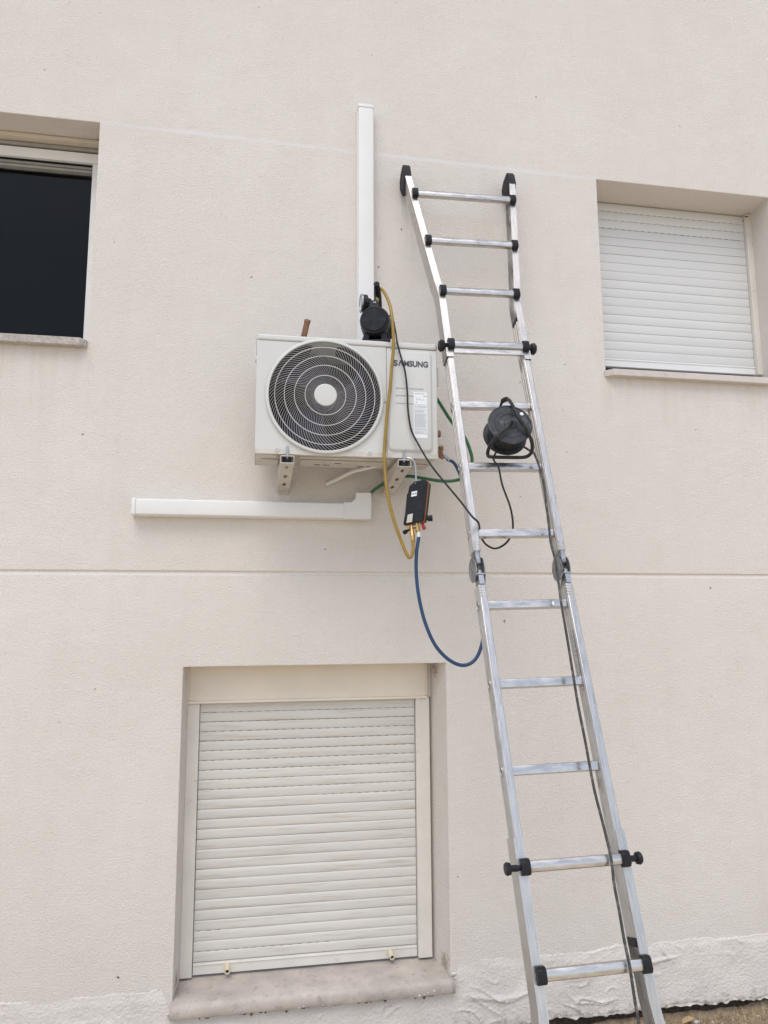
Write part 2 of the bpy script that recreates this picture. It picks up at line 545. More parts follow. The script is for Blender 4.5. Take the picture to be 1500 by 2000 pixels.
def cut(obj, mb):
    """subtract a solid from an object and bake the result into its mesh"""
    porg = ORG[obj.name]
    me = mb.mesh('cutter', obj.data.materials[0], porg, smooth=False)
    c = bpy.data.objects.new('cutter', me)
    COL.objects.link(c)
    c.parent = obj.parent
    c.location = obj.location
    md = obj.modifiers.new('cut', 'BOOLEAN')
    md.operation = 'DIFFERENCE'
    md.object = c
    md.solver = 'EXACT'
    md.use_self = True
    dg = bpy.context.evaluated_depsgraph_get()
    dg.update()
    new = bpy.data.meshes.new_from_object(obj.evaluated_get(dg))
    obj.modifiers.clear()
    obj.data = new
    bpy.data.objects.remove(c)

def rrect(x0, x1, z0, z1, r, n=6):
    pts = []
    for cx, cz, a0 in ((x1 - r, z1 - r, 0), (x0 + r, z1 - r, 90), (x0 + r, z0 + r, 180), (x1 - r, z0 + r, 270)):
        for k in range(n + 1):
            a = R(a0 + 90 * k / n)
            pts.append((cx + r * math.cos(a), cz + r * math.sin(a)))
    return pts

def text_mesh(body, size, name, m, parent, origin, width, extrude=0.0006, offset=0.0):
    """upright lettering on a plane facing -y, left end at origin, scaled to a given width"""
    cu = bpy.data.curves.new(name, 'FONT')
    cu.body = body
    cu.size = size
    cu.extrude = extrude
    cu.offset = offset
    tmp = bpy.data.objects.new('tmp', cu)
    COL.objects.link(tmp)
    dg = bpy.context.evaluated_depsgraph_get()
    dg.update()
    me = bpy.data.meshes.new_from_object(tmp.evaluated_get(dg))
    bpy.data.objects.remove(tmp)
    xs = [v.co.x for v in me.vertices]
    s = width / (max(xs) - min(xs))
    x0 = min(xs)
    for v in me.vertices:
        x, y, z = v.co
        v.co = ((x - x0) * s, -z, y)
    me.materials.clear()
    me.materials.append(m)
    o = bpy.data.objects.new(name, me)
    COL.objects.link(o)
    o.parent = parent
    o.location = V(origin) - ORG[parent.name]
    ORG[o.name] = V(origin)
    return o

# ------------------------------------------------------------------ ground
gmb = MB()
S = 400.0
xs = [-S, -40, -8, -4, -2, 0, 2, 4, 6, 10, 40, S]
ys = [-S, -40, -10, -6, -4, -3, -2, -1.2, -0.5, 0.3]
for i in range(len(xs) - 1):
    for j in range(len(ys) - 1):
        n0 = len(gmb.v)
        gmb.add([(xs[i], ys[j], -0.02), (xs[i + 1], ys[j], -0.02), (xs[i + 1], ys[j + 1], -0.02), (xs[i], ys[j + 1], -0.02)], [(0, 1, 2, 3)])
ground = kind(gmb.build('ground', M['ground'], smooth=False), 'structure')

smb = MB()
nx, ny = 260, 48
def soil_z(x, y):
    z = 0.028 + 0.022 * noise.noise((x * 2.1, y * 2.1, 3.3)) + 0.012 * noise.noise((x * 9, y * 9, 1.3)) + 0.006 * noise.noise((x * 28, y * 28, 7))
    z += 0.018 * max(0, min(1, (x - 1.7) / 0.9))
    z -= 0.045 * max(0.0, 1 - abs(y - 0.0) / 0.035) ** 1 * (0.6 + 0.5 * noise.noise((x * 4, 0, 9)))
    e = min((x + 1.5) / 0.4, (4.6 - x) / 0.4, (y + 0.85) / 0.4, 1)
    return -0.03 + (z + 0.03) * max(0, e)
for j in range(ny + 1):
    for i in range(nx + 1):
        x = -1.5 + 6.1 * i / nx
        y = 0.05 - 0.9 * (j / ny) ** 1.6
        smb.v.append(V((x, y, soil_z(x, y))))
for j in range(ny):
    for i in range(nx):
        a = j * (nx + 1) + i
        smb.f.append((a, a + nx + 1, a + nx + 2, a + 1))
kind(smb.build('soil', M['soil'], angle=80), 'structure')

# ------------------------------------------------------------------ the house wall with its openings
house = thing('house_facade', (0.9, 0.0, 0.0), 'rough cream rendered house wall with three recessed windows and a horizontal joint', 'wall')
LW = (-1.95, -0.775, 3.185, 4.311)
RW = (1.823, 2.888, 3.165, 4.288)
BW = (-0.294, 0.924, 0.295, 1.690)
DEPTH = 0.26
G0, G1 = 2.103, 2.1225

def in_open(x, z):
    for (a, b, c, d) in (LW, RW, BW):
        if a < x < b and c < z < d:
            return True
    return False

wmb = MB()
X = sorted({-6.0, -4.0, 5.0, 8.0, LW[0], LW[1], RW[0], RW[1], BW[0], BW[1]})
Zl = sorted({0.10, BW[2], BW[3], G0})
Zu = sorted({G1, LW[2], LW[3], RW[2], RW[3], 7.4})
vid = {}
def wv(x, y, z):
    k = (round(x, 4), round(y, 4), round(z, 4))
    if k not in vid:
        vid[k] = len(wmb.v)
        wmb.v.append(V(k))
    return vid[k]
for Z in (Zl, Zu):
    for i in range(len(X) - 1):
        for j in range(len(Z) - 1):
            if in_open((X[i] + X[i + 1]) / 2, (Z[j] + Z[j + 1]) / 2):
                continue
            wmb.f.append((wv(X[i], 0, Z[j]), wv(X[i + 1], 0, Z[j]), wv(X[i + 1], 0, Z[j + 1]), wv(X[i], 0, Z[j + 1])))
# recessed joint across the wall
for i in range(len(X) - 1):
    a, b = X[i], X[i + 1]
    wmb.f.append((wv(a, 0, G1), wv(b, 0, G1), wv(b, 0.007, G1 - 0.001), wv(a, 0.007, G1 - 0.001)))
    wmb.f.append((wv(a, 0.007, G1 - 0.001), wv(b, 0.007, G1 - 0.001), wv(b, 0.005, G0 + 0.005), wv(a, 0.005, G0 + 0.005)))
    wmb.f.append((wv(a, 0.005, G0 + 0.005), wv(b, 0.005, G0 + 0.005), wv(b, 0, G0), wv(a, 0, G0)))
# reveals (the lower window's cheeks are splayed a little)
for (a, b, c, d), sp in ((LW, (0, 0)), (RW, (0, 0.012)), (BW, (0.022, -0.054))):
    def seg_pts(lo, hi, cuts):
        return [lo] + sorted(v for v in cuts if lo < v < hi) + [hi]
    cz = seg_pts(c, d, Zl + Zu)
    cx = seg_pts(a, b, X)
    A, B = a + sp[0], b + sp[1]
    for k in range(len(cz) - 1):
        z0, z1 = cz[k], cz[k + 1]
        wmb.f.append((wv(a, 0, z0), wv(a, 0, z1), wv(A, DEPTH, z1), wv(A, DEPTH, z0)))
        wmb.f.append((wv(b, 0, z1), wv(b, 0, z0), wv(B, DEPTH, z0), wv(B, DEPTH, z1)))
    for k in range(len(cx) - 1):
        x0, x1 = cx[k], cx[k + 1]
        t0 = A if x0 == a else x0
        t1 = B if x1 == b else x1
        wmb.f.append((wv(x0, 0, d), wv(x1, 0, d), wv(t1, DEPTH, d), wv(t0, DEPTH, d)))
        wmb.f.append((wv(x1, 0, c), wv(x0, 0, c), wv(t0, DEPTH, c), wv(t1, DEPTH, c)))
wmb.build('wall', M['stucco'], house, bevel=0.007, seg=3, angle=50, bang=28)

# foundation strip set back behind the broken foot of the plaster
fmb = MB()
fmb.box((-6, 0.035, -0.3), (8, 0.30, 0.30 - 0.06))
fmb.build('foundation', M['foundation'], house, smooth=False)

# skim-plastered plinth with a ragged top and a broken foot
pmb = MB()
PX0, PX1, PZ0, PZ1 = -1.5, 3.4, 0.02, 0.45
pnx, pnz = 640, 74
def plinth_top(x):
    t = 0.356 + 0.022 * noise.noise((x * 1.5, 2.2, 0)) + 0.016 * noise.noise((x * 5.5, 5.2, 0)) + 0.009 * noise.noise((x * 22, 8.2, 0)) + 0.005 * noise.noise((x * 60, 3.2, 0))
    t += 0.012 * max(0, min(1, (x - 1.3) / 0.5))
    k = max(0.0, min(1.0, min(x + 0.335, 0.965 - x) / 0.05))      # dips below the window sill
    low = 0.235 + 0.012 * noise.noise((x * 9, 1, 4))
    return t + (low - t) * k
def plinth_foot(x):
    return 0.068 + 0.014 * noise.noise((x * 3.1, 7.7, 0)) + 0.013 * noise.noise((x * 14, 3.7, 0)) + 0.009 * noise.noise((x * 45, 1.7, 0)) + 0.012 * max(0, min(1, (x - 1.7) / 0.8))
def plinth_y(x, z):
    top = plinth_top(x)
    n1 = noise.noise((x * 5, z * 6, 0.5))
    n2 = noise.noise((x * 16 + 3, z * 20, 1.5))
    # trowel ridges: sharp crests of a warped field
    w = noise.noise((x * 3.4 + 2.0 * noise.noise((x * 2, z * 2, 9)), z * 7.5, 4.0))
    ridge = max(0.0, 1 - abs(w) * 16)
    w2 = noise.noise((x * 6.0 + z * 9, z * 5 - x * 4, 14.0))
    ridge2 = max(0.0, 1 - abs(w2) * 22)
    gate = max(0.0, noise.noise((x * 4.0, z * 4.0, 21)) + 0.05) * 1.8
    y = -0.0034 - 0.0022 * n1 - 0.0016 * n2 - min(1.0, gate * 1.5) * (0.0095 * ridge + 0.0085 * ridge2) - 0.0013 * noise.noise((x * 60, z * 60, 2)) - 0.0008 * noise.noise((x * 110, z * 110, 5))
    d = top - z
    if d < 0.06:                                    # feathered into the wall in places, a torn lip in others
        e = max(0.0, noise.noise((x * 4.5, 3, 6)) + 0.32) * 1.6
        soft = max(0.0, min(1.0, d / (0.06 - 0.052 * min(1, e))))
        y = 0.0012 + (y - 0.0012) * soft
        y -= 0.0060 * min(1, e) * math.exp(-((d - 0.006) / 0.005) ** 2) * (0.4 + 0.8 * abs(noise.noise((x * 40, 2, 2))))
        if d < 0:
            y = 0.02
    return y
for j in range(pnz + 1):
    for i in range(pnx + 1):
        x = PX0 + (PX1 - PX0) * i / pnx
        foot = plinth_foot(x)
        z = foot + (PZ1 - foot) * j / pnz
        y = plinth_y(x, z)
        if j == 0:
            y += 0.02
        elif j < 4:
            y += 0.002 + 0.014 * noise.noise((x * 30, z * 60, 11)) * (4 - j) / 3
        pmb.v.append(V((x, y, z)))
for j in range(pnz):
    for i in range(pnx):
        a = j * (pnx + 1) + i
        q4 = (a, a + 1, a + pnx + 2, a + pnx + 1)
        if min(pmb.v[k].y for k in q4) < 0.015 or j < 1:
            pmb.f.append(q4)
pmb.build('plinth', M['plaster'], house, angle=75)
for x0, x1 in ((-6, PX0), (PX1, 8)):
    MB().box((x0, -0.006, 0.065), (x1, 0.03, 0.352)).build('plinth', M['plaster'], house)

# ---- lower window: shutter box panel, guide rails, slats, sill
def shutter(prefix_mat, x0, x1, ztop, zbot, y, n, bar_h, guides, gap_rows, dashes):
    """roller shutter: guide rails as the part, slats, bottom bar and slots as its sub-parts"""
    sh = MB().box((x0, y + 0.0075, zbot), (x1, y + 0.02, ztop)).build('roller_shutter', M['slat_gap'], house, org=(x0, y, zbot), smooth=False)
    for (a, b) in guides:
        MB().box((a, y - 0.028, zbot - 0.004), (b, y + 0.03, ztop + 0.004)).build('guide_rail', M['guide'], sh, bevel=0.003)
    zb = zbot + bar_h + 0.003
    pitch = (ztop - zb) / n
    H_ = pitch - 0.0017
    prof = [(0.006, 0.0), (-0.0014, 0.0), (-0.0024, H_ * 0.05), (-0.0036, H_ * 0.25), (-0.0042, H_ * 0.50), (-0.0038, H_ * 0.75), (-0.0028, H_ * 0.94), (-0.0012, H_), (0.006, H_)]
    s = MB()
    s.prism([V((x0, y + p, q)) for p, q in prof], [V((x1, y + p, q)) for p, q in prof])
    me = s.mesh('slat', M[prefix_mat], V((x0, y, 0)), True, 60)
    for k in range(n):
        o = bpy.data.objects.new('slat', me)
        COL.objects.link(o)
        o.parent = sh
        o.location = V((0, random.uniform(-0.0007, 0.0007), zb + k * pitch + random.uniform(-0.0003, 0.0003) - zbot))
        o.rotation_euler = (random.uniform(-0.02, 0.02), 0, 0)
        ORG[o.name] = V((x0, y, zb))
    b = MB()
    b.box((x0, y - 0.011, zbot), (x1, y + 0.008, zbot + bar_h))
    b.box((x0, y - 0.014, zbot + bar_h * 0.80), (x1, y - 0.009, zbot + bar_h * 0.92))
    b.build('bottom_bar', M['pvc'] if prefix_mat == 'shutter_grey' else M['guide'], sh, bevel=0.0015)
    d = MB()
    for k, (f0, f1) in dashes:
        z = zb + k * pitch
        x = x0 + (x1 - x0) * f0 + 0.012
        while x < x0 + (x1 - x0) * f1 - 0.02:
            w = 0.019 + random.uniform(-0.005, 0.004)
            d.box((x, y - 0.0022, z - 0.0019), (x + w, y + 0.004, z + 0.0001))
            x += 0.0415
    if d.v:
        kind(d.build('ventilation_slots', M['slot_dark'], sh, smooth=False), 'stuff')
    return sh

dl = [(k, (0, 1)) for k in range(17, 26)] + [(3, (0, 0.15)), (1, (0, 0.62)), (16, (0.55, 1.0))]
sh = shutter('shutter', -0.224, 0.806, 1.512, 0.325, 0.18, 26, 0.048, ((-0.2815, -0.2265), (0.8085, 0.8765)), 0, dl)
sh['label'] = 'dusty cream slatted shutter with two pegs, fully closed'
for x in (-0.073, 0.676):
    p = MB()
    p.lathe((x, 0.172, 0.352), (0.05, -1, -0.12), [(0, 0.0135), (0.046, 0.0128), (0.0465, 0.0085), (0.030, 0.0080)], 18)
    po = p.build('stopper', M['stopper'], sh)
    dd = V((0.05, -1, -0.12)).normalized()
    MB().lathe(V((x, 0.172, 0.352)) + dd * 0.036, dd, [(0, 0.0079), (0.001, 0.0079)], 14).build('stopper_bore', M['black_gap'], sh, smooth=False)
for (a_, b_) in ((-0.31, -0.268), (0.860, 0.94)):
    MB().box((a_, 0.19, 0.30), (b_, 0.256, 1.516)).build('jamb_filler', M['guide'], house)
bx = MB()
bx.box((-0.277, 0.150, 1.517), (0.858, 0.255, 1.684))
bxo = bx.build('shutter_box', M['box_panel'], house, bevel=0.003)
MB().box((-0.30, 0.172, 1.5165), (0.93, 0.256, 1.695)).build('box_surround', M['box_panel'], bxo)
l2 = MB()
l2.box((-0.283, 0.143, 1.512), (0.866, 0.150 - 0.0005, 1.524))
l2.box((-0.283, 0.146, 1.526), (-0.2765, 0.16, 1.68))
l2.box((0.8575, 0.146, 1.526), (0.866, 0.16, 1.68))
l2.build('edge_strip', M['box_panel'], bxo, bevel=0.0015)
# sloping stone sill
sl = MB()
secs = []
for i in range(41):
    x = -0.300 + 1.232 * i / 40
    e = 0.0025 * noise.noise((x * 8, 0, 3)) + 0.0015 * noise.noise((x * 30, 0, 8))
    secs.append([V((x, 0.235, 0.3155)), V((x, 0.02, 0.304 + e * 0.4)), V((x, -0.022, 0.301 + e)), V((x, -0.036 + e, 0.294)), V((x, -0.042 + e, 0.283)),
                 V((x, -0.042 + e * 1.5, 0.255 + e)), V((x, -0.038, 0.246 + e)), V((x, 0.235, 0.243))])
for i in range(40):
    n0 = len(sl.v)
    sl.add(secs[i] + secs[i + 1], [(k, (k + 1) % 8, 8 + (k + 1) % 8, 8 + k) for k in range(8)])
sl.add(secs[0], [tuple(range(8))])
sl.add(secs[-1], [tuple(range(8))[::-1]])
sbm = sl.build('window_sill', M['sill'], house, angle=50)
bmx = bmesh.new()
bmx.from_mesh(sbm.data)
bmesh.ops.remove_doubles(bmx, verts=bmx.verts, dist=1e-5)
bmesh.ops.recalc_face_normals(bmx, faces=bmx.faces)
bmx.to_mesh(sbm.data)
bmx.free()
sbm['label'] = 'sloping worn stone sill at the foot of the wall'
# crumbs and flaking plaster along the sill's underside and at its ends
def lump(mb, c, r, seed):
    bm = bmesh.new()
    bmesh.ops.create_icosphere(bm, subdivisions=1, radius=1)
    vs = []
    sx, sy, sz = random.uniform(0.7, 1.6), random.uniform(0.5, 1.0), random.uniform(0.5, 0.9)
    for v in bm.verts:
        k = 1 + 0.45 * noise.noise(v.co * 1.7 + V((seed, 0, 0)))
        vs.append(V(c) + V((v.co.x * sx, v.co.y * sy, v.co.z * sz)) * (r * k))
    mb.add(vs, [tuple(v.index for v in f.verts) for f in bm.faces])
    bm.free()
cr = MB()
for k in range(130):
    x = random.uniform(-0.29, 0.92)
    if noise.noise((x * 5, 4, 4)) < -0.05 and random.random() < 0.8:
        continue
    lump(cr, (x, random.uniform(-0.020, -0.006), 0.243 - abs(random.gauss(0, 0.006))), random.uniform(0.003, 0.008), k)
kind(cr.build('dirt_crumbs', M['moss'], house), 'stuff')
cr2 = MB()
for k in range(16):
    s_ = random.choice((-0.300, 0.93))
    lump(cr2, (s_ + random.uniform(-0.012, 0.012), random.uniform(-0.035, 0.0), random.uniform(0.255, 0.345)), random.uniform(0.003, 0.009), k)
for x in (-0.02, 0.19, 0.235, 0.25, 0.33, 0.36, 0.74, 0.755, 0.79, 0.82, 0.835, 0.86):
    for k in range(2):
        lump(cr2, (x + random.uniform(-0.014, 0.014), -0.041 + random.uniform(-0.002, 0.003), 0.262 + random.uniform(-0.014, 0.010)), random.uniform(0.002, 0.0055), k + 50)
for k in range(14):
    lump(cr2, (random.uniform(-0.2, 0.88), random.uniform(-0.02, 0.14), 0.306), random.uniform(0.0015, 0.004), k + 90)
kind(cr2.build('plaster_flakes', M['plaster'], house), 'stuff')

# ---- upper right window
shutter('shutter_grey', 1.85, 2.860, 4.284, 3.293, 0.205, 18, 0.046, ((1.826, 1.849), (2.862, 2.8985)), 0,
        [(k, (0, 1)) for k in range(15, 18)])['label'] = 'closed grey white shutter in a shaded recess'
rs = MB()
pr = [(2.99, 0.235), (1.826, 0.235), (1.824, -0.001), (1.812, -0.003), (1.846, -0.042), (2.99, -0.042)]
rs.prism([V((x, y, 3.158)) for x, y in pr], [V((x, y, 3.193 + (0.006 if y > 0.1 else 0))) for x, y in pr])
rso = rs.build('window_sill', M['sill_pale'], house, bevel=0.003)
rso['label'] = 'thin pale sill with a pointed end'
nest = MB()
for k in range(14):
    lump(nest, (2.874 + random.uniform(-0.01, 0.014), 0.19 + random.uniform(-0.015, 0.012), 4.268 + random.uniform(-0.022, 0.016)), random.uniform(0.004, 0.009), k)
kind(nest.build('dirt_crumbs', M['moss'], house), 'stuff')

# ---- upper left window: open, dark room behind
win = MB()
yF = 0.225
win.box((-0.842, yF - 0.03, 3.20), (-0.778, yF + 0.05, 4.212))
win.box((-1.948, yF - 0.03, 3.20), (-1.89, yF + 0.05, 4.212))
win.box((-1.889, yF - 0.03, 3.20), (-0.843, yF + 0.05, 3.235))
wo_ = win.build('window', M['frame_white'], house, org=(-1.3, yF, 3.2), bevel=0.002)
M['head_track'] = mat('grey_track', (0.30, 0.285, 0.26), 0.5, var=0.1, vscale=20)
MB().box((-1.889, yF - 0.002, 4.196), (-0.843, yF + 0.05, 4.208)).build('head_track', M['head_track'], wo_, bevel=0.0015)
MB().box((-1.889, yF + 0.006, 4.180), (-0.843, yF + 0.05, 4.194)).build('head_track', M['head_track'], wo_, bevel=0.0015)
wo_['label'] = 'open window frame in front of a dark room'
MB().box((-1.889, yF + 0.035, 3.236), (-0.843, yF + 0.039, 4.179)).build('pane', M['glass'], wo_, smooth=False)
MB().box((-1.946, yF - 0.036, 4.206 + 0.004), (-0.779, yF - 0.016, 4.262)).build('shutter_bar', M['frame_white'], wo_, bevel=0.002)
MB().box((-1.946, yF - 0.046, 4.268), (-0.779, yF - 0.010, 4.284)).build('track', M['head_track'], wo_, bevel=0.002)
MB().box((-1.946, yF - 0.085, 4.288), (-0.779, yF - 0.012, 4.308)).build('soffit_strip', M['reveal_trim'], wo_, bevel=0.002)
MB().box((-1.946, yF - 0.010, 4.213), (-0.779, yF + 0.03, 4.305)).build('slot', M['black_gap'], wo_, smooth=False)
ls = MB()
pr = [(-1.97, 0.20), (-1.97, -0.042), (-0.802, -0.042), (-0.777, -0.012), (-0.777, 0.20)]
ls.prism([V((x, y, 3.1555)) for x, y in pr], [V((x, y, 3.193)) for x, y in pr])
lso = ls.build('window_sill', M['sill_lichen'], house, bevel=0.003)
lso['label'] = 'narrow sill darkened by lichen under the open window'
# plain rooms behind the windows
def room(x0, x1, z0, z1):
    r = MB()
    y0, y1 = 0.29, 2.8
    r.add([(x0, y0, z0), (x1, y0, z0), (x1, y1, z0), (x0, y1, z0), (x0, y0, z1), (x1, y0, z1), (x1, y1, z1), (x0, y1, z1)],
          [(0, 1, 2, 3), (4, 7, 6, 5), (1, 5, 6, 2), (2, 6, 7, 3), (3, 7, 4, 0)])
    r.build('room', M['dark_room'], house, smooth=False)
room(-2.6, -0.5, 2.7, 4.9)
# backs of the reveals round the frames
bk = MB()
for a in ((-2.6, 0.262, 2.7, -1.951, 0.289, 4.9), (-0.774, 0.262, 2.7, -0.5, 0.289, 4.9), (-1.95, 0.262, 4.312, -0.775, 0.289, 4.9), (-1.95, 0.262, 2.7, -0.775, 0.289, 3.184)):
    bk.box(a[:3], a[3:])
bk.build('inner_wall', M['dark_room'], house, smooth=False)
MB().box((1.83, 0.245, 3.17), (2.90, 0.258, 3.30)).build('gap_back', M['black_gap'], house, smooth=False)

# ------------------------------------------------------------------ plastic trunking
tv = thing('cable_trunking', (0.534, 0.0, 3.0), 'tall white plastic trunking rising up the wall behind the outdoor unit', 'trunking')
def trunk_loop(u0, u1, d, r=0.007, n=4):
    pts = [(u0, -0.0005)]
    for k in range(n + 1):
        a = R(180 - 90 * k / n)
        pts.append((u0 + r + r * math.cos(a), -(d - r) - r * math.sin(a)))
    for k in range(n + 1):
        a = R(90 - 90 * k / n)
        pts.append((u1 - r + r * math.cos(a), -(d - r) - r * math.sin(a)))
    pts.append((u1, -0.0005))
    return pts
a = trunk_loop(0.494, 0.5735, 0.060)
MB().prism([V((x, y, 2.98)) for x, y in a], [V((x, y, 4.512)) for x, y in a]).build('cover', M['pvc'], tv, angle=30)
b_ = trunk_loop(0.491, 0.5765, 0.028, 0.003)
MB().prism([V((x, y, 2.98)) for x, y in b_], [V((x, y, 4.511)) for x, y in b_]).build('base_channel', M['pvc'], tv, angle=30)
a2 = trunk_loop(0.4915, 0.576, 0.0625)
MB().prism([V((x, y, 4.5135)) for x, y in a2], [V((x, y, 4.532)) for x, y in a2]).build('end_cap', M['pvc'], tv, bevel=0.003, angle=30)
th = thing('cable_trunking', (-0.05, 0.0, 2.41), 'horizontal white plastic trunking with elbow below the outdoor unit', 'trunking')
def hloop(z0, z1, d, r=0.007):
    return trunk_loop(z0, z1, d, r)
a = hloop(2.3715, 2.4445, 0.060)
MB().prism([V((-0.520, y, z)) for z, y in a], [V((0.4235, y, z)) for z, y in a]).build('cover', M['pvc'], th, angle=30)
a = hloop(2.3695, 2.4465, 0.0625)
MB().prism([V((-0.539, y, z)) for z, y in a], [V((-0.5205, y, z)) for z, y in a]).build('end_cap', M['pvc'], th, bevel=0.003, angle=30)
a = hloop(2.3690, 2.4470, 0.028, 0.003)
MB().prism([V((-0.519, y, z)) for z, y in a], [V((0.4235, y, z)) for z, y in a]).build('base_channel', M['pvc'], th, angle=30)
el = [(0.4245, 2.3685), (0.5560, 2.3685), (0.5560, 2.4975), (0.4810, 2.4975), (0.4800, 2.4700), (0.4600, 2.4500), (0.4245, 2.4480)]
elo = MB().prism([V((x, -0.0005, z)) for x, z in el], [V((x, -0.0645, z)) for x, z in el]).build('elbow', M['pvc'], th, bevel=0.005, seg=3, angle=30, bang=20)
lipm = MB()
lipm.box((0.4225, -0.0665, 2.3675), (0.4285, -0.0005, 2.4495))
lipm.build('joint_lip', M['pvc'], elo, bevel=0.002)

# ------------------------------------------------------------------ wall brackets
def bracket(cx, label):
    t = thing('wall_bracket', (cx, 0.0, 2.49), label, 'bracket', 'brackets carrying the outdoor unit')
    w = 0.029
    yf, yb = -0.420, -0.012
    zt = 2.584
    def zlow(y):
        return 2.552 - 0.055 * (y - yf) / (yb - yf)
    web = MB()
    ch = MB()
    th_ = 0.0028
    # bottom web, slightly tapered towards the wall
    loopA = [V((cx - w, yf, zlow(yf))), V((cx + w, yf, zlow(yf))), V((cx + w * 0.92, yb, zlow(yb))), V((cx - w * 0.92, yb, zlow(yb)))]
    web.prism(loopA, [p + V((0, 0, th_)) for p in loopA])
    for s in (-1, 1):
        q = [V((cx + s * w, yf, zlow(yf) + 0.001)), V((cx + s * w, yf, zt)), V((cx + s * w * 0.92, yb, zt)), V((cx + s * w * 0.92, yb, zlow(yb)))]
        ch.prism(q, [p - V((s * th_, 0, 0)) for p in q])
    ch.build('side_flange', M['galv'], t, bevel=0.0012)
    arm = web.build('arm', M['galv'], t, smooth=False)
    # keyhole slots punched through the web
    ct = MB()
    for yy in (-0.365, -0.245, -0.13):
        z = zlow(yy)
        pl = [(-0.006, -0.018), (0.006, -0.018), (0.006, -0.003), (0.014, -0.003), (0.014, 0.003), (0.006, 0.003), (0.006, 0.022), (-0.006, 0.022), (-0.006, 0.003), (-0.014, 0.003), (-0.014, -0.003), (-0.006, -0.003)]
        ct.prism([V((cx + a, yy + b, z - 0.02)) for a, b in pl], [V((cx + a, yy + b, z + 0.02)) for a, b in pl])
    cut(arm, ct)
    top = MB()
    top.box((cx - w + 0.003, yf + 0.0005, zt - 0.0025), (cx + w - 0.003, yf + 0.06, zt + 0.0015))
    top.build('top_lip', M['galv'], t, bevel=0.001)
    wp = MB()
    wp.box((cx - w * 0.9, -0.011, 2.489), (cx + w * 0.9, -0.0005, 2.645))
    wp.build('wall_plate', M['galv'], t, bevel=0.002)
    rb = MB()
    rb.lathe((cx, yf + 0.03, 2.5605), (0, 0, 1), [(0, 0.017), (0.004, 0.019), (0.018, 0.019), (0.0205, 0.017)], 20)
    rb.build('rubber_pad', M['rubber'], t)
    bo = MB()
    bo.lathe((cx, yf + 0.0115, 2.575), (0, 0, 1), [(0, 0.0045), (0.052, 0.0045), (0.053, 0.0035)], 10)
    bo.lathe((cx, yf + 0.0115, 2.5885), (0, 0, 1), [(0, 0.009), (0.007, 0.009)], 6)
    bo.build('bolt', M['zinc'], t)
bracket(0.1390, 'steel wall bracket under the fan side of the outdoor unit')
bracket(0.6440, 'steel wall bracket beside the hanging gauge manifold, under the service cover')

# ------------------------------------------------------------------ outdoor unit
AX0, AX1, AY0, AY1, AZ0, AZ1 = 0.003, 0.801, -0.400, -0.112, 2.606, 3.122
ac = thing('outdoor_unit', (0.40, -0.25, 2.606), 'grey white air conditioner outdoor unit with round fan grille', 'air conditioner')
FC = V((0.2985, AY0, 2.857))
# front panel with round fan opening
fp = MB()
N_ = 128
RO = 0.2535
px0, px1, pz0, pz1 = AX0, 0.5685, AZ0 + 0.004, 3.0945
ring_i, ring_o = [], []
angs = [2 * math.pi * k / N_ for k in range(N_)]
for ca in ((px1 - FC.x, pz1 - FC.z), (px0 - FC.x, pz1 - FC.z), (px0 - FC.x, pz0 - FC.z), (px1 - FC.x, pz0 - FC.z)):
    angs.append(math.atan2(ca[1], ca[0]) % (2 * math.pi))
angs = sorted(set(angs))
for a in angs:
    c, s = math.cos(a), math.sin(a)
    tx = ((px1 if c > 0 else px0) - FC.x) / c if abs(c) > 1e-9 else 1e9
    tz = ((pz1 if s > 0 else pz0) - FC.z) / s if abs(s) > 1e-9 else 1e9
    t = min(tx, tz)
    rr = min(RO, t - 0.0005)
    ring_i.append((FC.x + rr * c, FC.z + rr * s))
    ring_o.append((FC.x + t * c, FC.z + t * s))
n = len(angs)
vs = [V((x, AY0, z)) for x, z in ring_o] + [V((x, AY0, z)) for x, z in ring_i] + [V((FC.x + (x - FC.x) * 0.985, AY0 + 0.02, FC.z + (z - FC.z) * 0.985)) for x, z in ring_i]
vs += [V((x, AY0 + 0.02, z)) for x, z in ring_o]
fs = []
for k in range(n):
    j = (k + 1) % n
    fs += [(k, j, n + j, n + k), (n + k, n + j, 2 * n + j, 2 * n + k), (3 * n + k, 3 * n + j, j, k)]
fp.add(vs, fs)
fp.build('front_panel', M['ac_paint'], ac, angle=40)
# service side front
sp_ = MB().box((0.5700, AY0 + 0.0008, AZ0 + 0.004), (AX1, AY0 + 0.02, 3.0945)).build('side_front', M['ac_paint'], ac, bevel=0.006, seg=3)
# casing sides, back, floor pan
cs = MB()
cs.box((AX0 + 0.001, AY0 + 0.0205, AZ0 + 0.004), (AX0 + 0.012, AY1, 3.0945))
cs.box((AX1 - 0.012, AY0 + 0.0205, AZ0 + 0.004), (AX1 - 0.001, AY1, 3.0945))
cs.box((AX0 + 0.0125, AY1 - 0.012, AZ0 + 0.004), (AX1 - 0.0125, AY1, 3.0945))
cs.build('casing', M['ac_paint'], ac, bevel=0.004, seg=2)
# small side fittings: grip recess on the left, valve cover on the right
sg = MB()
sg.lathe((AX0 + 0.002, -0.33, 3.03), (-1, 0, 0), [(0, 0.016), (0.006, 0.015), (0.010, 0.010)], 18)
sg.build('side_grip', M['ac_paint'], ac)
vc = MB()
vc.prism([V((AX1 - 0.001, y, z)) for y, z in ((-0.36, 2.93), (-0.19, 2.93), (-0.19, 3.09), (-0.28, 3.09), (-0.36, 3.04))],
         [V((AX1 + 0.022, y, z)) for y, z in ((-0.34, 2.945), (-0.20, 2.945), (-0.20, 3.075), (-0.27, 3.075), (-0.34, 3.03))])
vc.build('valve_cover', M['ac_paint'], ac, bevel=0.006, seg=3)
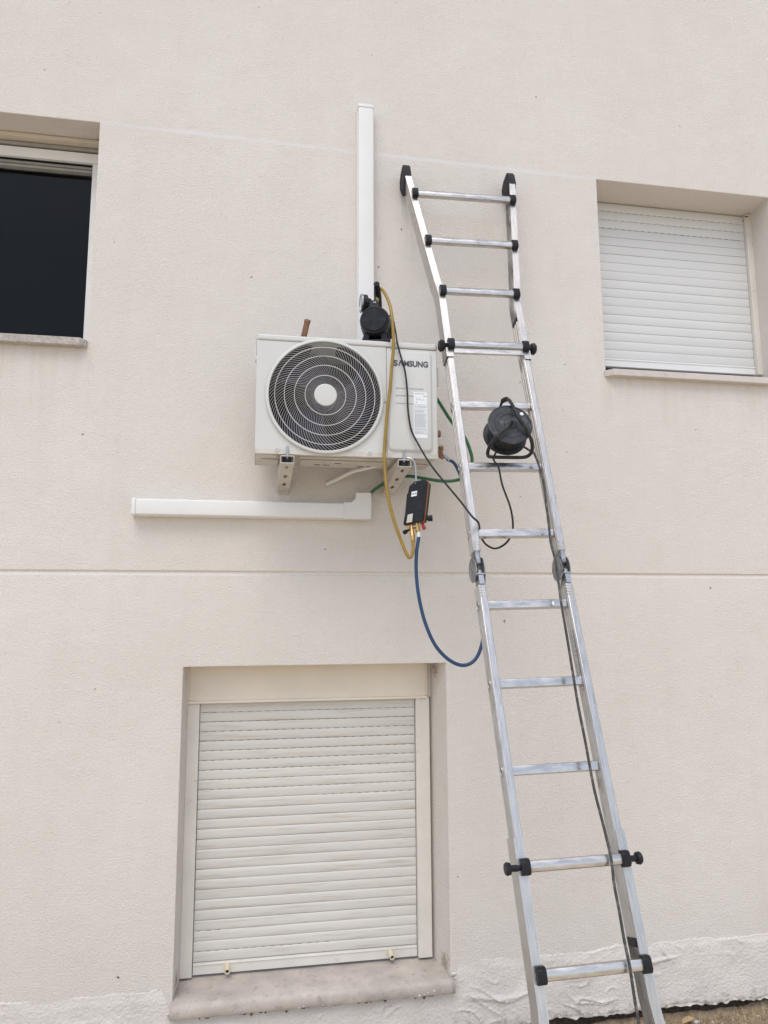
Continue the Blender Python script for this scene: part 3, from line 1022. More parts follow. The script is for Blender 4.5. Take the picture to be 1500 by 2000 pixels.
# lid with folded lip
ld = MB()
lo = rrect(AX0 - 0.003, AX1 + 0.003, AY0 - 0.004, AY1 + 0.004, 0.016, 5)
ld.prism([V((x, y, 3.0965)) for x, y in lo], [V((x, y, 3.1225)) for x, y in lo])
ld.build('lid', M['ac_paint'], ac, bevel=0.007, seg=3)
# floor pan with pressed ribs seen from below
fl = MB()
fl.box((AX0 + 0.004, AY0 + 0.004, AZ0 - 0.004), (AX1 - 0.004, AY1 - 0.002, AZ0 + 0.0035))
flo = fl.build('base_pan', M['ac_base'], ac, bevel=0.002)
rb = MB()
for (a, b, c, d) in ((0.03, 0.10, -0.37, -0.30), (0.19, 0.60, -0.385, -0.368), (0.19, 0.60, -0.345, -0.315), (0.03, 0.11, -0.27, -0.16), (0.20, 0.59, -0.28, -0.17), (0.70, 0.785, -0.38, -0.30), (0.70, 0.785, -0.26, -0.15)):
    rb.box((a, c, AZ0 - 0.0105), (b, d, AZ0 - 0.0035))
rb.build('pressed_rib', M['ac_base'], flo, bevel=0.004, seg=2)
sk = MB()
sk.box((AX0 + 0.001, AY0 - 0.0015, AZ0 - 0.012), (AX1 - 0.001, AY0 + 0.004, AZ0 + 0.0115))
sk.box((AX0 + 0.001, AY0 + 0.0042, AZ0 - 0.0035), (AX0 + 0.0038, AY1, AZ0 + 0.0115))
sk.box((AX1 - 0.0038, AY0 + 0.0042, AZ0 - 0.0035), (AX1 - 0.001, AY1, AZ0 + 0.0115))
sk.build('base_flange', M['ac_base'], ac, bevel=0.0015)
dr = MB()
for (x, y) in ((0.27, -0.20), (0.31, -0.20), (0.36, -0.24), (0.47, -0.19), (0.51, -0.19), (0.66, -0.20)):
    dr.box((x, y - 0.004, AZ0 - 0.0118), (x + 0.028, y + 0.004, AZ0 - 0.0104))
kind(dr.build('drain_slots', M['black_gap'], flo, smooth=False), 'stuff')
for x, z in ((0.0957, 2.6135), (0.4913, 2.6135), (0.560, 2.853)):
    s = MB()
    s.lathe((x, AY0 - 0.0005, z), (0, -1, 0), [(0, 0.0115), (0.003, 0.0115), (0.0045, 0.010)], 20)
    so = s.build('screw_boss', M['ac_paint'], ac)
    MB().lathe((x, AY0 - 0.0048, z), (0, -1, 0), [(0, 0.0055), (0.0015, 0.0048)], 14).build('screw', M['zinc'], so)
# dark inside: shroud, coil, fan
sd = MB()
sd.lathe(FC + V((0, 0.006, 0)), (0, 1, 0), [(0, 0.2495), (0.05, 0.245), (0.15, 0.247)], 64, caps=False)
sd.build('fan_shroud', M['shroud'], ac)
MB().box((AX0 + 0.015, AY1 - 0.045, AZ0 + 0.006), (0.60, AY1 - 0.014, 3.09)).build('condenser_coil', M['coil'], ac, smooth=False)
MB().box((0.601, AY0 + 0.03, AZ0 + 0.006), (0.606, AY1 - 0.014, 3.09)).build('inner_partition', M['shroud'], ac, smooth=False)
fn = MB()
fn.lathe(FC + V((0, 0.085, 0)), (0, -1, 0), [(-0.07, 0.055), (0.0, 0.055), (0.012, 0.05), (0.016, 0.02)], 32)
fan = fn.build('fan', M['fan'], ac, org=FC + V((0, 0.085, 0)))
bl = MB()
nr, na = 8, 10
for j in range(nr + 1):
    r = 0.050 + 0.184 * j / nr
    for i in range(na + 1):
        u = i / na
        a = -0.55 + 1.5 * u + 0.5 * (j / nr) ** 1.5 * (1 - 0.3 * u)
        bl.v.append(V((r * math.cos(a), 0.045 - 0.09 * u + 0.01 * (j / nr), r * math.sin(a))))
for j in range(nr):
    for i in range(na):
        q = j * (na + 1) + i
        bl.f.append((q, q + 1, q + na + 2, q + na + 1))
bme = bl.mesh('blade', M['fan'], V((0, 0, 0)), True, 60)
for k in range(3):
    o = bpy.data.objects.new('blade', bme)
    COL.objects.link(o)
    o.parent = fan
    o.rotation_euler = (0, 2 * math.pi * k / 3 + 0.5, 0)
    sdm = o.modifiers.new('thick', 'SOLIDIFY')
    sdm.thickness = 0.003
# grille: rim, rings, swept spokes, centre disc
gr = MB()
gr.lathe(FC, (0, -1, 0), [(-0.004, 0.2485), (0.004, 0.2565), (0.0125, 0.2555), (0.0150, 0.2495), (0.0145, 0.2435), (0.004, 0.2415), (-0.004, 0.2425)], 96, caps=False)
gro = gr.build('fan_grille', M['ac_paint'], ac, org=FC, angle=50)
def dome(r):
    return -0.0085 - 0.012 * (1 - (r / 0.245) ** 2)
for r in (0.0880, 0.1340, 0.1765, 0.2170):
    rg = MB()
    y = dome(r)
    rg.lathe(FC, (0, 1, 0), [(y - 0.0016, r - 0.0013), (y - 0.0016, r + 0.0013), (y + 0.0035, r + 0.0013), (y + 0.0035, r - 0.0013), (y - 0.0016, r - 0.0013)], 96, caps=False)
    rg.build('ring', M['grille'], gro, org=FC, angle=50)
spk = MB()
th0 = 0.0
r = 0.047
pth = []
steps = 18
dr_ = (0.2435 - r) / steps
for k in range(steps + 1):
    lean = R(4 + 50 * ((r - 0.047) / 0.196) ** 0.85)
    pth.append((r, th0, lean))
    th0 += math.tan(lean) / r * dr_
    r += dr_
vs, fs = [], []
for (r, a, lean) in pth:
    tp = 0.45 + 0.55 * min(1.0, (r - 0.047) / 0.12)
    c, s = math.cos(a), math.sin(a)
    tang = V((c * math.cos(lean) - s * math.sin(lean), 0, s * math.cos(lean) + c * math.sin(lean)))
    nrm = V((-tang.z, 0, tang.x))
    p = V((r * c, dome(r), r * s))
    for (dn, dy) in ((-0.00060, -0.001), (0.00060, -0.001), (0.0003, 0.002), (-0.0003, 0.002)):
        vs.append(p + nrm * (dn * tp) + V((0, dy, 0)))
for k in range(len(pth) - 1):
    for q in range(4):
        a, b = 4 * k + q, 4 * k + (q + 1) % 4
        fs.append((a, b, b + 4, a + 4))
spk.add(vs, fs)
sme = spk.mesh('spoke', M['grille'], V((0, 0, 0)), True, 50)
NS = 92
for k in range(NS):
    o = bpy.data.objects.new('spoke', sme)
    COL.objects.link(o)
    o.parent = gro
    o.rotation_euler = (0, 2 * math.pi * k / NS, 0)
hb = MB()
hb.lathe(FC, (0, -1, 0), [(0.012, 0.0490), (0.0215, 0.0490), (0.0232, 0.0472), (0.0236, 0.0440)], 48)
hb.build('hub_disc', M['ac_paint'], gro, org=FC, angle=40)
# raised service cover with three pressed grooves
cv = MB()
o_l = rrect(0.5760, 0.7755, 2.6220, 3.0830, 0.020)
i_l = rrect(0.5830, 0.7685, 2.6310, 3.0770, 0.016)
k_l = rrect(0.5855, 0.7660, 2.6335, 3.0745, 0.014)
A_ = [V((x, AY0 + 0.004, z)) for x, z in o_l]
B_ = [V((x, AY0 - 0.0001, z)) for x, z in o_l]
C_ = [V((x, AY0 - 0.0090, z)) for x, z in i_l]
D_ = [V((x, AY0 - 0.0100, z)) for x, z in k_l]
m_ = len(o_l)
fs = [tuple(range(m_))[::-1], tuple(range(3 * m_, 4 * m_))]
for q in range(3):
    fs += [(q * m_ + i, q * m_ + (i + 1) % m_, (q + 1) * m_ + (i + 1) % m_, (q + 1) * m_ + i) for i in range(m_)]
cv.add(A_ + B_ + C_ + D_, fs)
cvo = cv.build('service_cover', M['ac_paint'], ac, angle=40)
ct = MB()
for z in (2.9055, 2.8720, 2.8365):
    e = [(0.607, z + 0.0045), (0.735, z + 0.0045), (0.735, z - 0.0045), (0.607, z - 0.0045)]
    f_ = [(0.609, z + 0.0025), (0.733, z + 0.0025), (0.733, z - 0.0008), (0.609, z - 0.0008)]
    ct.prism([V((x, AY0 - 0.0125, q)) for x, q in e], [V((x, AY0 - 0.0065, q)) for x, q in f_])
cut(cvo, ct)
cvo.data.shade_smooth()
cvo.data.set_sharp_from_angle(angle=R(30))
# lettering on the cover: S, an A without crossbar, MSUNG
YL = AY0 - 0.0106
LX, LZ, LWd = 0.5985, 3.0095, 0.158
text_mesh('S', 0.036, 'lettering', M['logo'], cvo, (LX, YL, LZ), 0.0200, offset=0.0014)
AM = MB()
ax, aw, ah, st = LX + 0.0222, 0.0235, 0.0262, 0.0060
AM.prism([V((ax + q[0], YL - 0.0006, LZ + q[1])) for q in ((0, 0), (st, 0), (aw / 2, ah * 0.74), (aw - st, 0), (aw, 0), (aw / 2 + st * 0.52, ah), (aw / 2 - st * 0.52, ah))],
         [V((ax + q[0], YL + 0.0003, LZ + q[1])) for q in ((0, 0), (st, 0), (aw / 2, ah * 0.74), (aw - st, 0), (aw, 0), (aw / 2 + st * 0.52, ah), (aw / 2 - st * 0.52, ah))])
AM.build('lettering', M['logo'], cvo, smooth=False)
text_mesh('MSUNG', 0.036, 'lettering', M['logo'], cvo, (LX + 0.0480, YL, LZ), LWd - 0.0480, offset=0.0014)
# instruction label: lines of small print, a little diagram
lb = MB().box((0.6885, AY0 - 0.0112, 2.6845), (0.7495, AY0 - 0.0098, 2.8925))
lbo = lb.build('instruction_label', M['paper'], cvo, smooth=False)
pr_ = MB()
yl = AY0 - 0.0117
def line(x0, x1, z, h=0.0011):
    pr_.box((x0, yl, z), (x1, yl + 0.0004, z + h))
line(0.692, 0.738, 2.8845, 0.0018)
z = 2.8355
random.seed(3)
while z > 2.703:
    x = 0.692
    xe = 0.7465 - random.choice((0, 0, 0, 0.004, 0.012))
    while x < xe - 0.002:
        w = random.uniform(0.004, 0.011)
        line(x, min(x + w, xe), z, 0.0010)
        x += w + 0.0012
    z -= random.choice((0.0034, 0.0034, 0.0034, 0.0062))
line(0.7335, 0.7465, 2.874, 0.0024)
for k, (x, h) in enumerate(((0.702, 0.012), (0.7045, 0.006), (0.714, 0.013), (0.7165, 0.005), (0.727, 0.003), (0.7325, 0.005), (0.738, 0.002))):
    pr_.box((x, yl, 2.8575), (x + 0.0010, yl + 0.0004, 2.8575 + h))
line(0.699, 0.742, 2.8570, 0.0006)
line(0.700, 0.702, 2.8435, 0.006)
kind(pr_.build('small_print', M['ink'], lbo, smooth=False), 'stuff')
# service valves on the right flank
va = MB()
va.lathe((AX1 - 0.001, -0.235, 2.752), (1, 0, 0), [(0, 0.013), (0.02, 0.013), (0.022, 0.017), (0.05, 0.017), (0.054, 0.013)], 12)
va.build('brass_valve', M['copper'], ac, angle=30)
vb = MB()
vb.lathe((AX1 - 0.001, -0.235, 2.672), (1, 0, 0), [(0, 0.012), (0.03, 0.012), (0.032, 0.017), (0.058, 0.017), (0.062, 0.012)], 8)
vb.lathe((AX1 + 0.035, -0.235, 2.674), (0.62, 0.0, -0.78), [(0.0, 0.010), (0.014, 0.010), (0.015, 0.0155), (0.034, 0.0155), (0.036, 0.012), (0.05, 0.010)], 8)
vb.lathe((AX1 + 0.052, -0.245, 2.674), (0, -0.3, 1), [(0, 0.012), (0.014, 0.012), (0.02, 0.008)], 8)
vb.build('brass_valve', M['copper'], ac, angle=30)
# plaster bits lying on the lid
for k, (x, y, lab) in enumerate(((0.690, -0.36, 'leftmost'), (0.718, -0.365, 'middle'), (0.745, -0.355, 'rightmost'))):
    d = MB()
    for q in range(6):
        lump(d, (x + random.uniform(-0.010, 0.010), y + random.uniform(-0.01, 0.01), 3.1262 + 0.003 * (q % 3)), random.uniform(0.003, 0.009), k * 7 + q)
    tag(d.build('plaster_crumb', M['plaster'], org=(x, y, 3.1235), angle=20), lab + ' of three little heaps of white plaster crumbs on the unit lid', 'debris', 'plaster crumbs on the lid')

# ------------------------------------------------------------------ bare copper pipe end behind the unit
cp = thing('copper_pipe', (0.215, 0.0, 3.16), 'short capped copper pipe end sticking up behind the outdoor unit', 'pipe')
path = smooth_pts([(0.205, 0.0, 3.13), (0.207, -0.06, 3.155), (0.213, -0.12, 3.185), (0.222, -0.165, 3.228), (0.233, -0.200, 3.278)], 6)
MB().tube(path, 0.0138, 14).build('tube', M['copper'], cp)
e_ = (path[-1] - path[-2]).normalized()
MB().lathe(path[-1] - e_ * 0.012, e_, [(0, 0.0128), (0.002, 0.0150), (0.016, 0.0150), (0.018, 0.0125), (0.0175, 0.009), (0.012, 0.008)], 18).build('pinched_cap', M['copper'], cp)

# ------------------------------------------------------------------ vacuum pump on the lid
PT = 3.1228
vp = thing('vacuum_pump', (0.516, -0.28, PT), 'black vacuum pump with round gauge standing on the outdoor unit', 'pump')
pc = V((0.516, -0.395, 3.2255))
PYAW = R(-17)
MB().box((0.449, -0.390, PT), (0.586, -0.155, PT + 0.011)).rotz(pc, PYAW).build('base_plate', M['pump'], vp, bevel=0.003)
ft = MB()
for s in (-1, 1):
    q = [V((0.516 + s * 0.062, -0.37, PT + 0.011)), V((0.516 + s * 0.030, -0.37, PT + 0.011)), V((0.516 + s * 0.022, -0.37, PT + 0.047)), V((0.516 + s * 0.046, -0.37, PT + 0.058))]
    ft.prism(q, [p + V((0, 0.2, 0)) for p in q])
ft.rotz(pc, PYAW).build('cradle', M['pump'], vp, bevel=0.003)
mo = MB()
mo.lathe(pc, (0, 1, 0), [(0.0, 0.050), (0.0, 0.0575), (0.004, 0.0635), (0.016, 0.0675), (0.055, 0.0685), (0.056, 0.064), (0.17, 0.064), (0.172, 0.055), (0.20, 0.052)], 40)
mot = mo.rotz(pc, PYAW).build('motor', M['pump'], vp, angle=30)
cf = MB()
for k in range(28):
    a = 2 * math.pi * k / 28
    if 0.75 < (a % (2 * math.pi)) < 0.0:
        continue
    d = V((math.cos(a), 0, math.sin(a)))
    cf.obox(pc + V((0, 0.113, 0)) + d * 0.0665, (d, V((0, 1, 0)), V((-d.z, 0, d.x))), (0.004, 0.055, 0.0012))
cf.rotz(pc, PYAW).build('cooling_fins', M['pump'], mot, smooth=False)
fcv = MB()
fcv.lathe(pc + V((0, 0.001, 0)), (0, -1, 0), [(0, 0.0545), (0.004, 0.0545), (0.0065, 0.0525), (0.007, 0.006), (0.005, 0.005)], 40)
fco = fcv.rotz(pc, PYAW).build('fan_cover', M['pump'], mot)
rm = MB()
rm.lathe(pc, (0, -1, 0), [(0.0055, 0.0515), (0.0088, 0.0525), (0.0088, 0.0545), (0.0055, 0.0555)], 40, caps=False)
rm.rotz(pc, PYAW).build('cover_rim', M['dusty_rubber'], fco)
sl_ = MB()
for q in range(4):
    a0 = math.pi / 4 + q * math.pi / 2
    e1 = V((math.cos(a0), 0, math.sin(a0)))
    e2 = V((-math.sin(a0), 0, math.cos(a0)))
    for rowi, rr in enumerate((0.016, 0.026, 0.036, 0.0455)):
        wid = rr * 0.72
        nsl = max(1, int(2 * wid / 0.0066))
        for k in range(nsl):
            off = (k - (nsl - 1) / 2) * 0.0066
            sl_.obox(pc + V((0, -0.0063, 0)) + e1 * rr + e2 * off, (e1, V((0, 1, 0)), e2), (0.0036, 0.0011, 0.0016))
kind(sl_.rotz(pc, PYAW).build('vent_slots', M['black_gap'], fco, smooth=False), 'stuff')
hd = MB()
hd.box((0.487, -0.215, PT + 0.0112), (0.555, -0.13, PT + 0.145))
hd.rotz(pc, PYAW).build('pump_head', M['pump'], vp, bevel=0.008, seg=3)
jb = MB()
jb.prism([V((0.496, -0.385, 3.283)), V((0.545, -0.385, 3.283)), V((0.541, -0.380, 3.312)), V((0.531, -0.376, 3.3255)), V((0.512, -0.376, 3.3255)), V((0.501, -0.380, 3.312))],
         [V((0.496, -0.29, 3.283)), V((0.545, -0.29, 3.283)), V((0.541, -0.29, 3.312)), V((0.531, -0.29, 3.3255)), V((0.512, -0.29, 3.3255)), V((0.501, -0.29, 3.312))])
jbo = jb.build('switch_box', M['pump'], vp, bevel=0.004)
sw = MB()
for dx in (-0.005, 0.002):
    sw.box((0.521 + dx, -0.3835, 3.308), (0.5235 + dx, -0.378, 3.3145))
sw.build('switch_mark', M['paper'], jbo, smooth=False)
ga = MB()
gc = V((0.497, -0.300, 3.338))
ga.lathe(gc, (-1, 0, 0), [(-0.004, 0.034), (0.0, 0.0405), (0.020, 0.0405)], 36)
gao = ga.build('gauge', M['black_plastic'], vp, angle=30)
MB().lathe(gc, (-1, 0, 0), [(0.0205, 0.043), (0.0275, 0.0435), (0.0305, 0.040), (0.0300, 0.036), (0.0235, 0.0355)], 36).build('gauge_bezel', M['zinc'], gao, angle=30)
MB().lathe(gc, (-1, 0, 0), [(0.0240, 0.0), (0.0262, 0.0352)], 36, caps=False).build('gauge_dial', M['glass_dial'], gao)
MB().tube([gc + V((0.003, 0, -0.01)), gc + V((0.02, 0.01, -0.012)), (0.530, -0.25, 3.300)], 0.008, 10).build('gauge_stem', M['pump'], vp)
kn = MB()
kn.lathe((0.5005, -0.335, 3.332), (0, -1, 0), [(-0.03, 0.006), (0.0, 0.007), (0.001, 0.0135), (0.012, 0.0135), (0.015, 0.011)], 12)
kn.build('knob', M['black_plastic'], vp, angle=30)
ha = MB()
hp = smooth_pts([(0.5365, -0.345, 3.412), (0.550, -0.30, 3.392), (0.562, -0.25, 3.370), (0.573, -0.205, 3.345)], 5)
ha.tube(hp, 0.013, 16, radii=[0.0125 + 0.003 * math.sin(math.pi * k / (len(hp) - 1)) for k in range(len(hp))])
hao = ha.build('handle', M['black_plastic'], vp)
MB().lathe(hp[0], (hp[0] - hp[1]), [(0, 0.0125), (0.006, 0.0145), (0.010, 0.0125), (0.0095, 0.004), (0.002, 0.003)], 20).build('handle_cap', M['dusty_rubber'], hao)
hs = MB()
hs.tube([(0.5290, -0.338, 3.408), (0.529, -0.335, 3.38), (0.531, -0.33, 3.35), (0.529, -0.325, 3.30)], 0.0042, 8)
hs.tube([(0.573, -0.205, 3.347), (0.570, -0.195, 3.31), (0.546, -0.185, 3.262)], 0.006, 8)
hs.build('handle_bracket', M['pump'], vp)
inl = MB()
inl.lathe((0.5475, -0.285, 3.362), (0.05, 0, 1), [(-0.10, 0.008), (0.0, 0.008), (0.001, 0.011), (0.016, 0.011), (0.018, 0.008), (0.028, 0.008)], 10)
inl.build('intake_fitting', M['brass'], vp, angle=30)

# ------------------------------------------------------------------ hoses, conduit, cords
def hose(name, pts, r, m, label, cat, n=10, sub=6):
    pp = smooth_pts(pts, sub)
    base = V(pts[0])
    o = MB().tube(pp, r, n).build(name, m, org=base)
    return tag(o, label, cat)

yh = thing('refrigerant_hose', (0.5472, -0.30, 3.41), 'amber yellow hose hanging from the pump down to the gauge manifold', 'hose')
yp = smooth_pts([(0.5480, -0.290, 3.3850), (0.5540, -0.318, 3.4080), (0.5690, -0.362, 3.3696), (0.5881, -0.405, 3.2845), (0.5943, -0.428, 3.1785), (0.5950, -0.434, 3.0819), (0.5870, -0.430, 2.985), (0.5800, -0.428, 2.8957), (0.5690, -0.424, 2.8041),
                 (0.5579, -0.420, 2.6663), (0.5540, -0.424, 2.5745), (0.5620, -0.440, 2.4378), (0.5860, -0.450, 2.3222), (0.6185, -0.460, 2.2214), (0.6420, -0.465, 2.1640), (0.6545, -0.466, 2.1560), (0.6655, -0.465, 2.1750), (0.6690, -0.460, 2.2080), (0.6700, -0.455, 2.2280)], 6)
MB().tube(yp, 0.0072, 12).build('tube', M['yellow_hose'], yh)
cr_ = MB()
for k in range(6):
    d = (yp[-1] - yp[-4]).normalized()
    cr_.lathe(yp[-1] + d * (-0.006 + 0.0058 * k), d, [(-0.0018, 0.0078), (0, 0.0092), (0.0018, 0.0078)], 14)
cr_.build('crimped_ferrule', M['brass'], yh)

bh = thing('refrigerant_hose', (0.6939, -0.45, 2.25), 'dark blue hose looping from the gauge manifold down behind the ladder rail', 'hose')
bp = smooth_pts([(0.6955, -0.450, 2.258), (0.6940, -0.452, 2.235), (0.6842, -0.455, 2.1746), (0.6832, -0.450, 2.0889), (0.6931, -0.450, 1.9924), (0.7182, -0.450, 1.8860), (0.7608, -0.450, 1.7906), (0.8200, -0.450, 1.7290), (0.8807, -0.450, 1.7060),
                 (0.9324, -0.450, 1.7290), (0.9630, -0.450, 1.7920), (0.9780, -0.440, 1.8838), (0.9790, -0.420, 2.0263), (0.9760, -0.380, 2.1847), (0.9680, -0.330, 2.3502), (0.9530, -0.275, 2.5006), (0.9305, -0.250, 2.5827), (0.9120, -0.240, 2.6190), (0.8830, -0.236, 2.6330)], 6)
MB().tube(bp, 0.0076, 12).build('tube', M['blue_hose'], bh)
MB().tube([(0.8960, -0.2375, 2.6275), (0.8820, -0.236, 2.6380), (0.868, -0.235, 2.648)], 0.0088, 10).build('ferrule', M['zinc'], bh)
MB().tube([(0.6952, -0.4505, 2.2430), (0.6958, -0.4495, 2.2660)], 0.0088, 12).build('ferrule', M['pvc'], bh)

hose('green_conduit', [(0.5400, -0.030, 2.4800), (0.5662, -0.035, 2.5090), (0.6063, -0.050, 2.5381), (0.6489, -0.090, 2.5568), (0.7134, -0.140, 2.5664), (0.7905, -0.180, 2.5489), (0.8839, -0.200, 2.5356), (0.9526, -0.215, 2.5451), (0.9931, -0.220, 2.5788),
     (1.0093, -0.220, 2.6332), (1.0004, -0.220, 2.6846), (0.9767, -0.220, 2.7430), (0.9377, -0.220, 2.7884), (0.9036, -0.220, 2.8317), (0.8400, -0.220, 2.9300), (0.8000, -0.222, 2.960)], 0.0078, M['green_hose'],
     'green conduit curving from the trunking elbow behind the ladder to the outdoor unit', 'conduit')

hose('power_cord', [(0.5480, -0.150, 3.250), (0.6000, -0.140, 3.320), (0.6320, -0.170, 3.345), (0.6367, -0.220, 3.3021), (0.6270, -0.330, 3.1943), (0.6166, -0.412, 3.1180), (0.6270, -0.428, 3.0555), (0.6471, -0.430, 2.9792), (0.6570, -0.427, 2.890), (0.6603, -0.424, 2.8068),
     (0.6731, -0.424, 2.7198), (0.6988, -0.430, 2.6601), (0.7449, -0.470, 2.5577), (0.7900, -0.550, 2.4595), (0.8259, -0.650, 2.3666), (0.8519, -0.712, 2.2997), (0.8774, -0.7060, 2.2790), (0.9000, -0.655, 2.2650), (0.9135, -0.6100, 2.2450), (0.9250, -0.6100, 2.2190),
     (0.9420, -0.6150, 2.1960), (0.9750, -0.6200, 2.1817), (1.0138, -0.6180, 2.1972), (1.0441, -0.6080, 2.2280), (1.0600, -0.6050, 2.2753), (1.0459, -0.6209, 2.3506), (1.0124, -0.6235, 2.4457), (1.0004, -0.6200, 2.5165), (0.9830, -0.6150, 2.5480), (0.9900, -0.5900, 2.5700), (1.0100, -0.5750, 2.6000)],
     0.0042, M['cord'], 'thin black cord running from the pump, past the lettering, to the cable reel', 'cord', 8, 6)

hose('extension_cord', [(1.1125, -0.5700, 2.6367), (1.1491, -0.5838, 2.6068), (1.1667, -0.5900, 2.5955), (1.1759, -0.6040, 2.5589), (1.1830, -0.6172, 2.5160), (1.1880, -0.6350, 2.4561), (1.1865, -0.6600, 2.3677), (1.1821, -0.6885, 2.2707), (1.1790, -0.7100, 2.1975), (1.1825, -0.7360, 2.1322), (1.1796, -0.7658, 2.0507),
     (1.1761, -0.7909, 1.9725), (1.1757, -0.8192, 1.8846), (1.1753, -0.8468, 1.7992), (1.1741, -0.8834, 1.6854), (1.1736, -0.9177, 1.5792), (1.1770, -0.9524, 1.4716), (1.1781, -0.9817, 1.3809), (1.1807, -1.0076, 1.3008), (1.1901, -1.0430, 1.1982), (1.1930, -1.0790, 1.1083), (1.1899, -1.0980, 1.0387),
     (1.1929, -1.1200, 0.9595), (1.1916, -1.1470, 0.8828), (1.1916, -1.1760, 0.8135), (1.1924, -1.1950, 0.7306), (1.1942, -1.2112, 0.6702), (1.1980, -1.285, 0.40), (1.22, -1.36, 0.15), (1.28, -1.44, 0.03), (1.42, -1.50, 0.008), (1.70, -1.52, 0.0)],
     0.0049, M['dusty_cord'], 'long dusty cord hanging from the cable reel down along the ladder', 'cord', 8, 5)

hose('drain_tube', [(0.560, -0.200, 2.6020), (0.500, -0.160, 2.5900), (0.4628, -0.110, 2.5880), (0.4253, -0.062, 2.5750), (0.3747, -0.030, 2.5530), (0.3440, -0.018, 2.5400)], 0.0085, M['pvc'],
     'short white drain tube stub under the base of the outdoor unit', 'tube')

# ------------------------------------------------------------------ digital gauge manifold on its hook
yaw = R(36)
mf = thing('gauge_manifold', (0.70, -0.44, 2.40), 'black digital gauge manifold with orange edge hanging below the outdoor unit', 'gauge')
mn = V((-math.sin(yaw), -math.cos(yaw), 0.10)).normalized()          # its back faces the camera
mx_a = V((math.cos(yaw), -math.sin(yaw), 0))
lean_ = 0.10
mz_a = (mn.cross(mx_a) * -1)
if mz_a.z < 0:
    mz_a = -mz_a
mx_b = (mx_a + mz_a * lean_).normalized()
mz_b = (mz_a + mx_a * (0.09)).normalized()
mc = V((0.6915, -0.436, 2.393))
def mp(u, v, w):
    return mc + mx_b * u + mz_b * v + mn * w
W2, H2 = 0.046, 0.094
out = [(-W2, -H2 + 0.004), (-W2 + 0.004, -H2), (W2 - 0.003, -H2 + 0.004), (W2, -H2 + 0.012), (W2 * 1.0, H2 - 0.012), (W2 - 0.012, H2), (-W2 * 0.35, H2 - 0.001), (-W2 + 0.008, H2 - 0.018), (-W2 + 0.006, H2 - 0.045), (-W2 + 0.001, H2 - 0.052), (-W2 + 0.003, -H2 + 0.045)]
MB().prism([mp(u, v, 0.002) for u, v in out], [mp(u, v, 0.016) for u, v in out]).build('back_shell', M['black_plastic'], mf, bevel=0.003)
MB().prism([mp(u * 1.04, v * 1.01, -0.007) for u, v in out], [mp(u * 1.04, v * 1.01, 0.0018) for u, v in out]).build('orange_edge', M['orange'], mf, bevel=0.002)
MB().prism([mp(u * 0.98, v * 0.985, -0.032) for u, v in out], [mp(u * 0.99, v * 0.99, -0.0072) for u, v in out]).build('front_shell', M['black_plastic'], mf, bevel=0.003)
MB().obox(mp(0.026, -0.030, 0.0165), (mx_b, mz_b, mn), (0.014, 0.012, 0.001)).build('battery_catch', M['pump'], mf)
def quadprism(c, name, m, d=0.0010):
    return MB().prism([mp(u, v, 0.0160) for u, v in c], [mp(u, v, 0.0160 + d) for u, v in c]).build(name, m, mf, smooth=False)
quadprism([(-0.022, 0.026), (0.004, 0.026), (0.004, 0.048), (-0.022, 0.048)], 'serial_label', M['paper'])
dk = MB()
for u in (-0.018, -0.012, -0.005, 0.0):
    dk.prism([mp(u - 0.0014, 0.032, 0.0171), mp(u + 0.0014, 0.032, 0.0171), mp(u + 0.0014, 0.042, 0.0171), mp(u - 0.0014, 0.042, 0.0171)],
             [mp(u - 0.0014, 0.032, 0.0175), mp(u + 0.0014, 0.032, 0.0175), mp(u + 0.0014, 0.042, 0.0175), mp(u - 0.0014, 0.042, 0.0175)])
dk.build('label_print', M['logo'], mf, smooth=False)
quadprism([(-0.030, -0.088), (-0.004, -0.087), (-0.004, -0.050), (-0.028, -0.052)], 'rating_plate', M['galv'])
dv = MB()
for (u, v) in ((-0.008, -0.010), (0.012, -0.008), (0.014, -0.070)):
    dv.lathe(mp(u, v, 0.0158), mn, [(0, 0.0035), (0.0006, 0.0035)], 12)
dv.prism([mp(u, v, 0.0158) for u, v in ((-0.026, -0.038), (0.010, -0.030), (0.010, -0.027), (-0.026, -0.034))], [mp(u, v, 0.0165) for u, v in ((-0.026, -0.038), (0.010, -0.030), (0.010, -0.027), (-0.026, -0.034))])
dv.build('screw_wells', M['black_gap'], mf, smooth=False)
kb = MB()
kb.lathe(mp(W2 - 0.004, -0.074, -0.012), (mx_b - mn * 0.4), [(0, 0.009), (0.012, 0.009), (0.013, 0.0135), (0.030, 0.0135), (0.033, 0.011)], 10)
kb.build('valve_knob', M['black_plastic'], mf, angle=30)
kb = MB()
kb.lathe(mp(-0.038, -H2 - 0.022, -0.012), (-mx_b * 0.8 - mz_b * 0.35), [(-0.02, 0.006), (0.0, 0.006), (0.001, 0.0095), (0.014, 0.0095), (0.017, 0.007)], 10)
kb.build('valve_knob', M['black_plastic'], mf, angle=30)
MB().lathe(mp(0.030, -H2 + 0.004, -0.016), (mx_b * 0.45 - mz_b), [(0, 0.006), (0.016, 0.006), (0.017, 0.0085), (0.028, 0.0085), (0.032, 0.005)], 14).build('red_cap', M['red_cap'], mf, angle=30)
bz = MB()
def port(p_end, u):
    top = mp(u, -H2 + 0.006, 0.0)
    d = (V(p_end) - top)
    L_ = d.length
    bz.lathe(top, d, [(0, 0.0065), (L_ * 0.42, 0.0065), (L_ * 0.44, 0.0105), (L_ * 0.78, 0.0110), (L_ * 0.80, 0.0085), (L_, 0.0085)], 8)
port((0.6700, -0.455, 2.2290), -0.014)
port((0.6957, -0.450, 2.2560), 0.010)
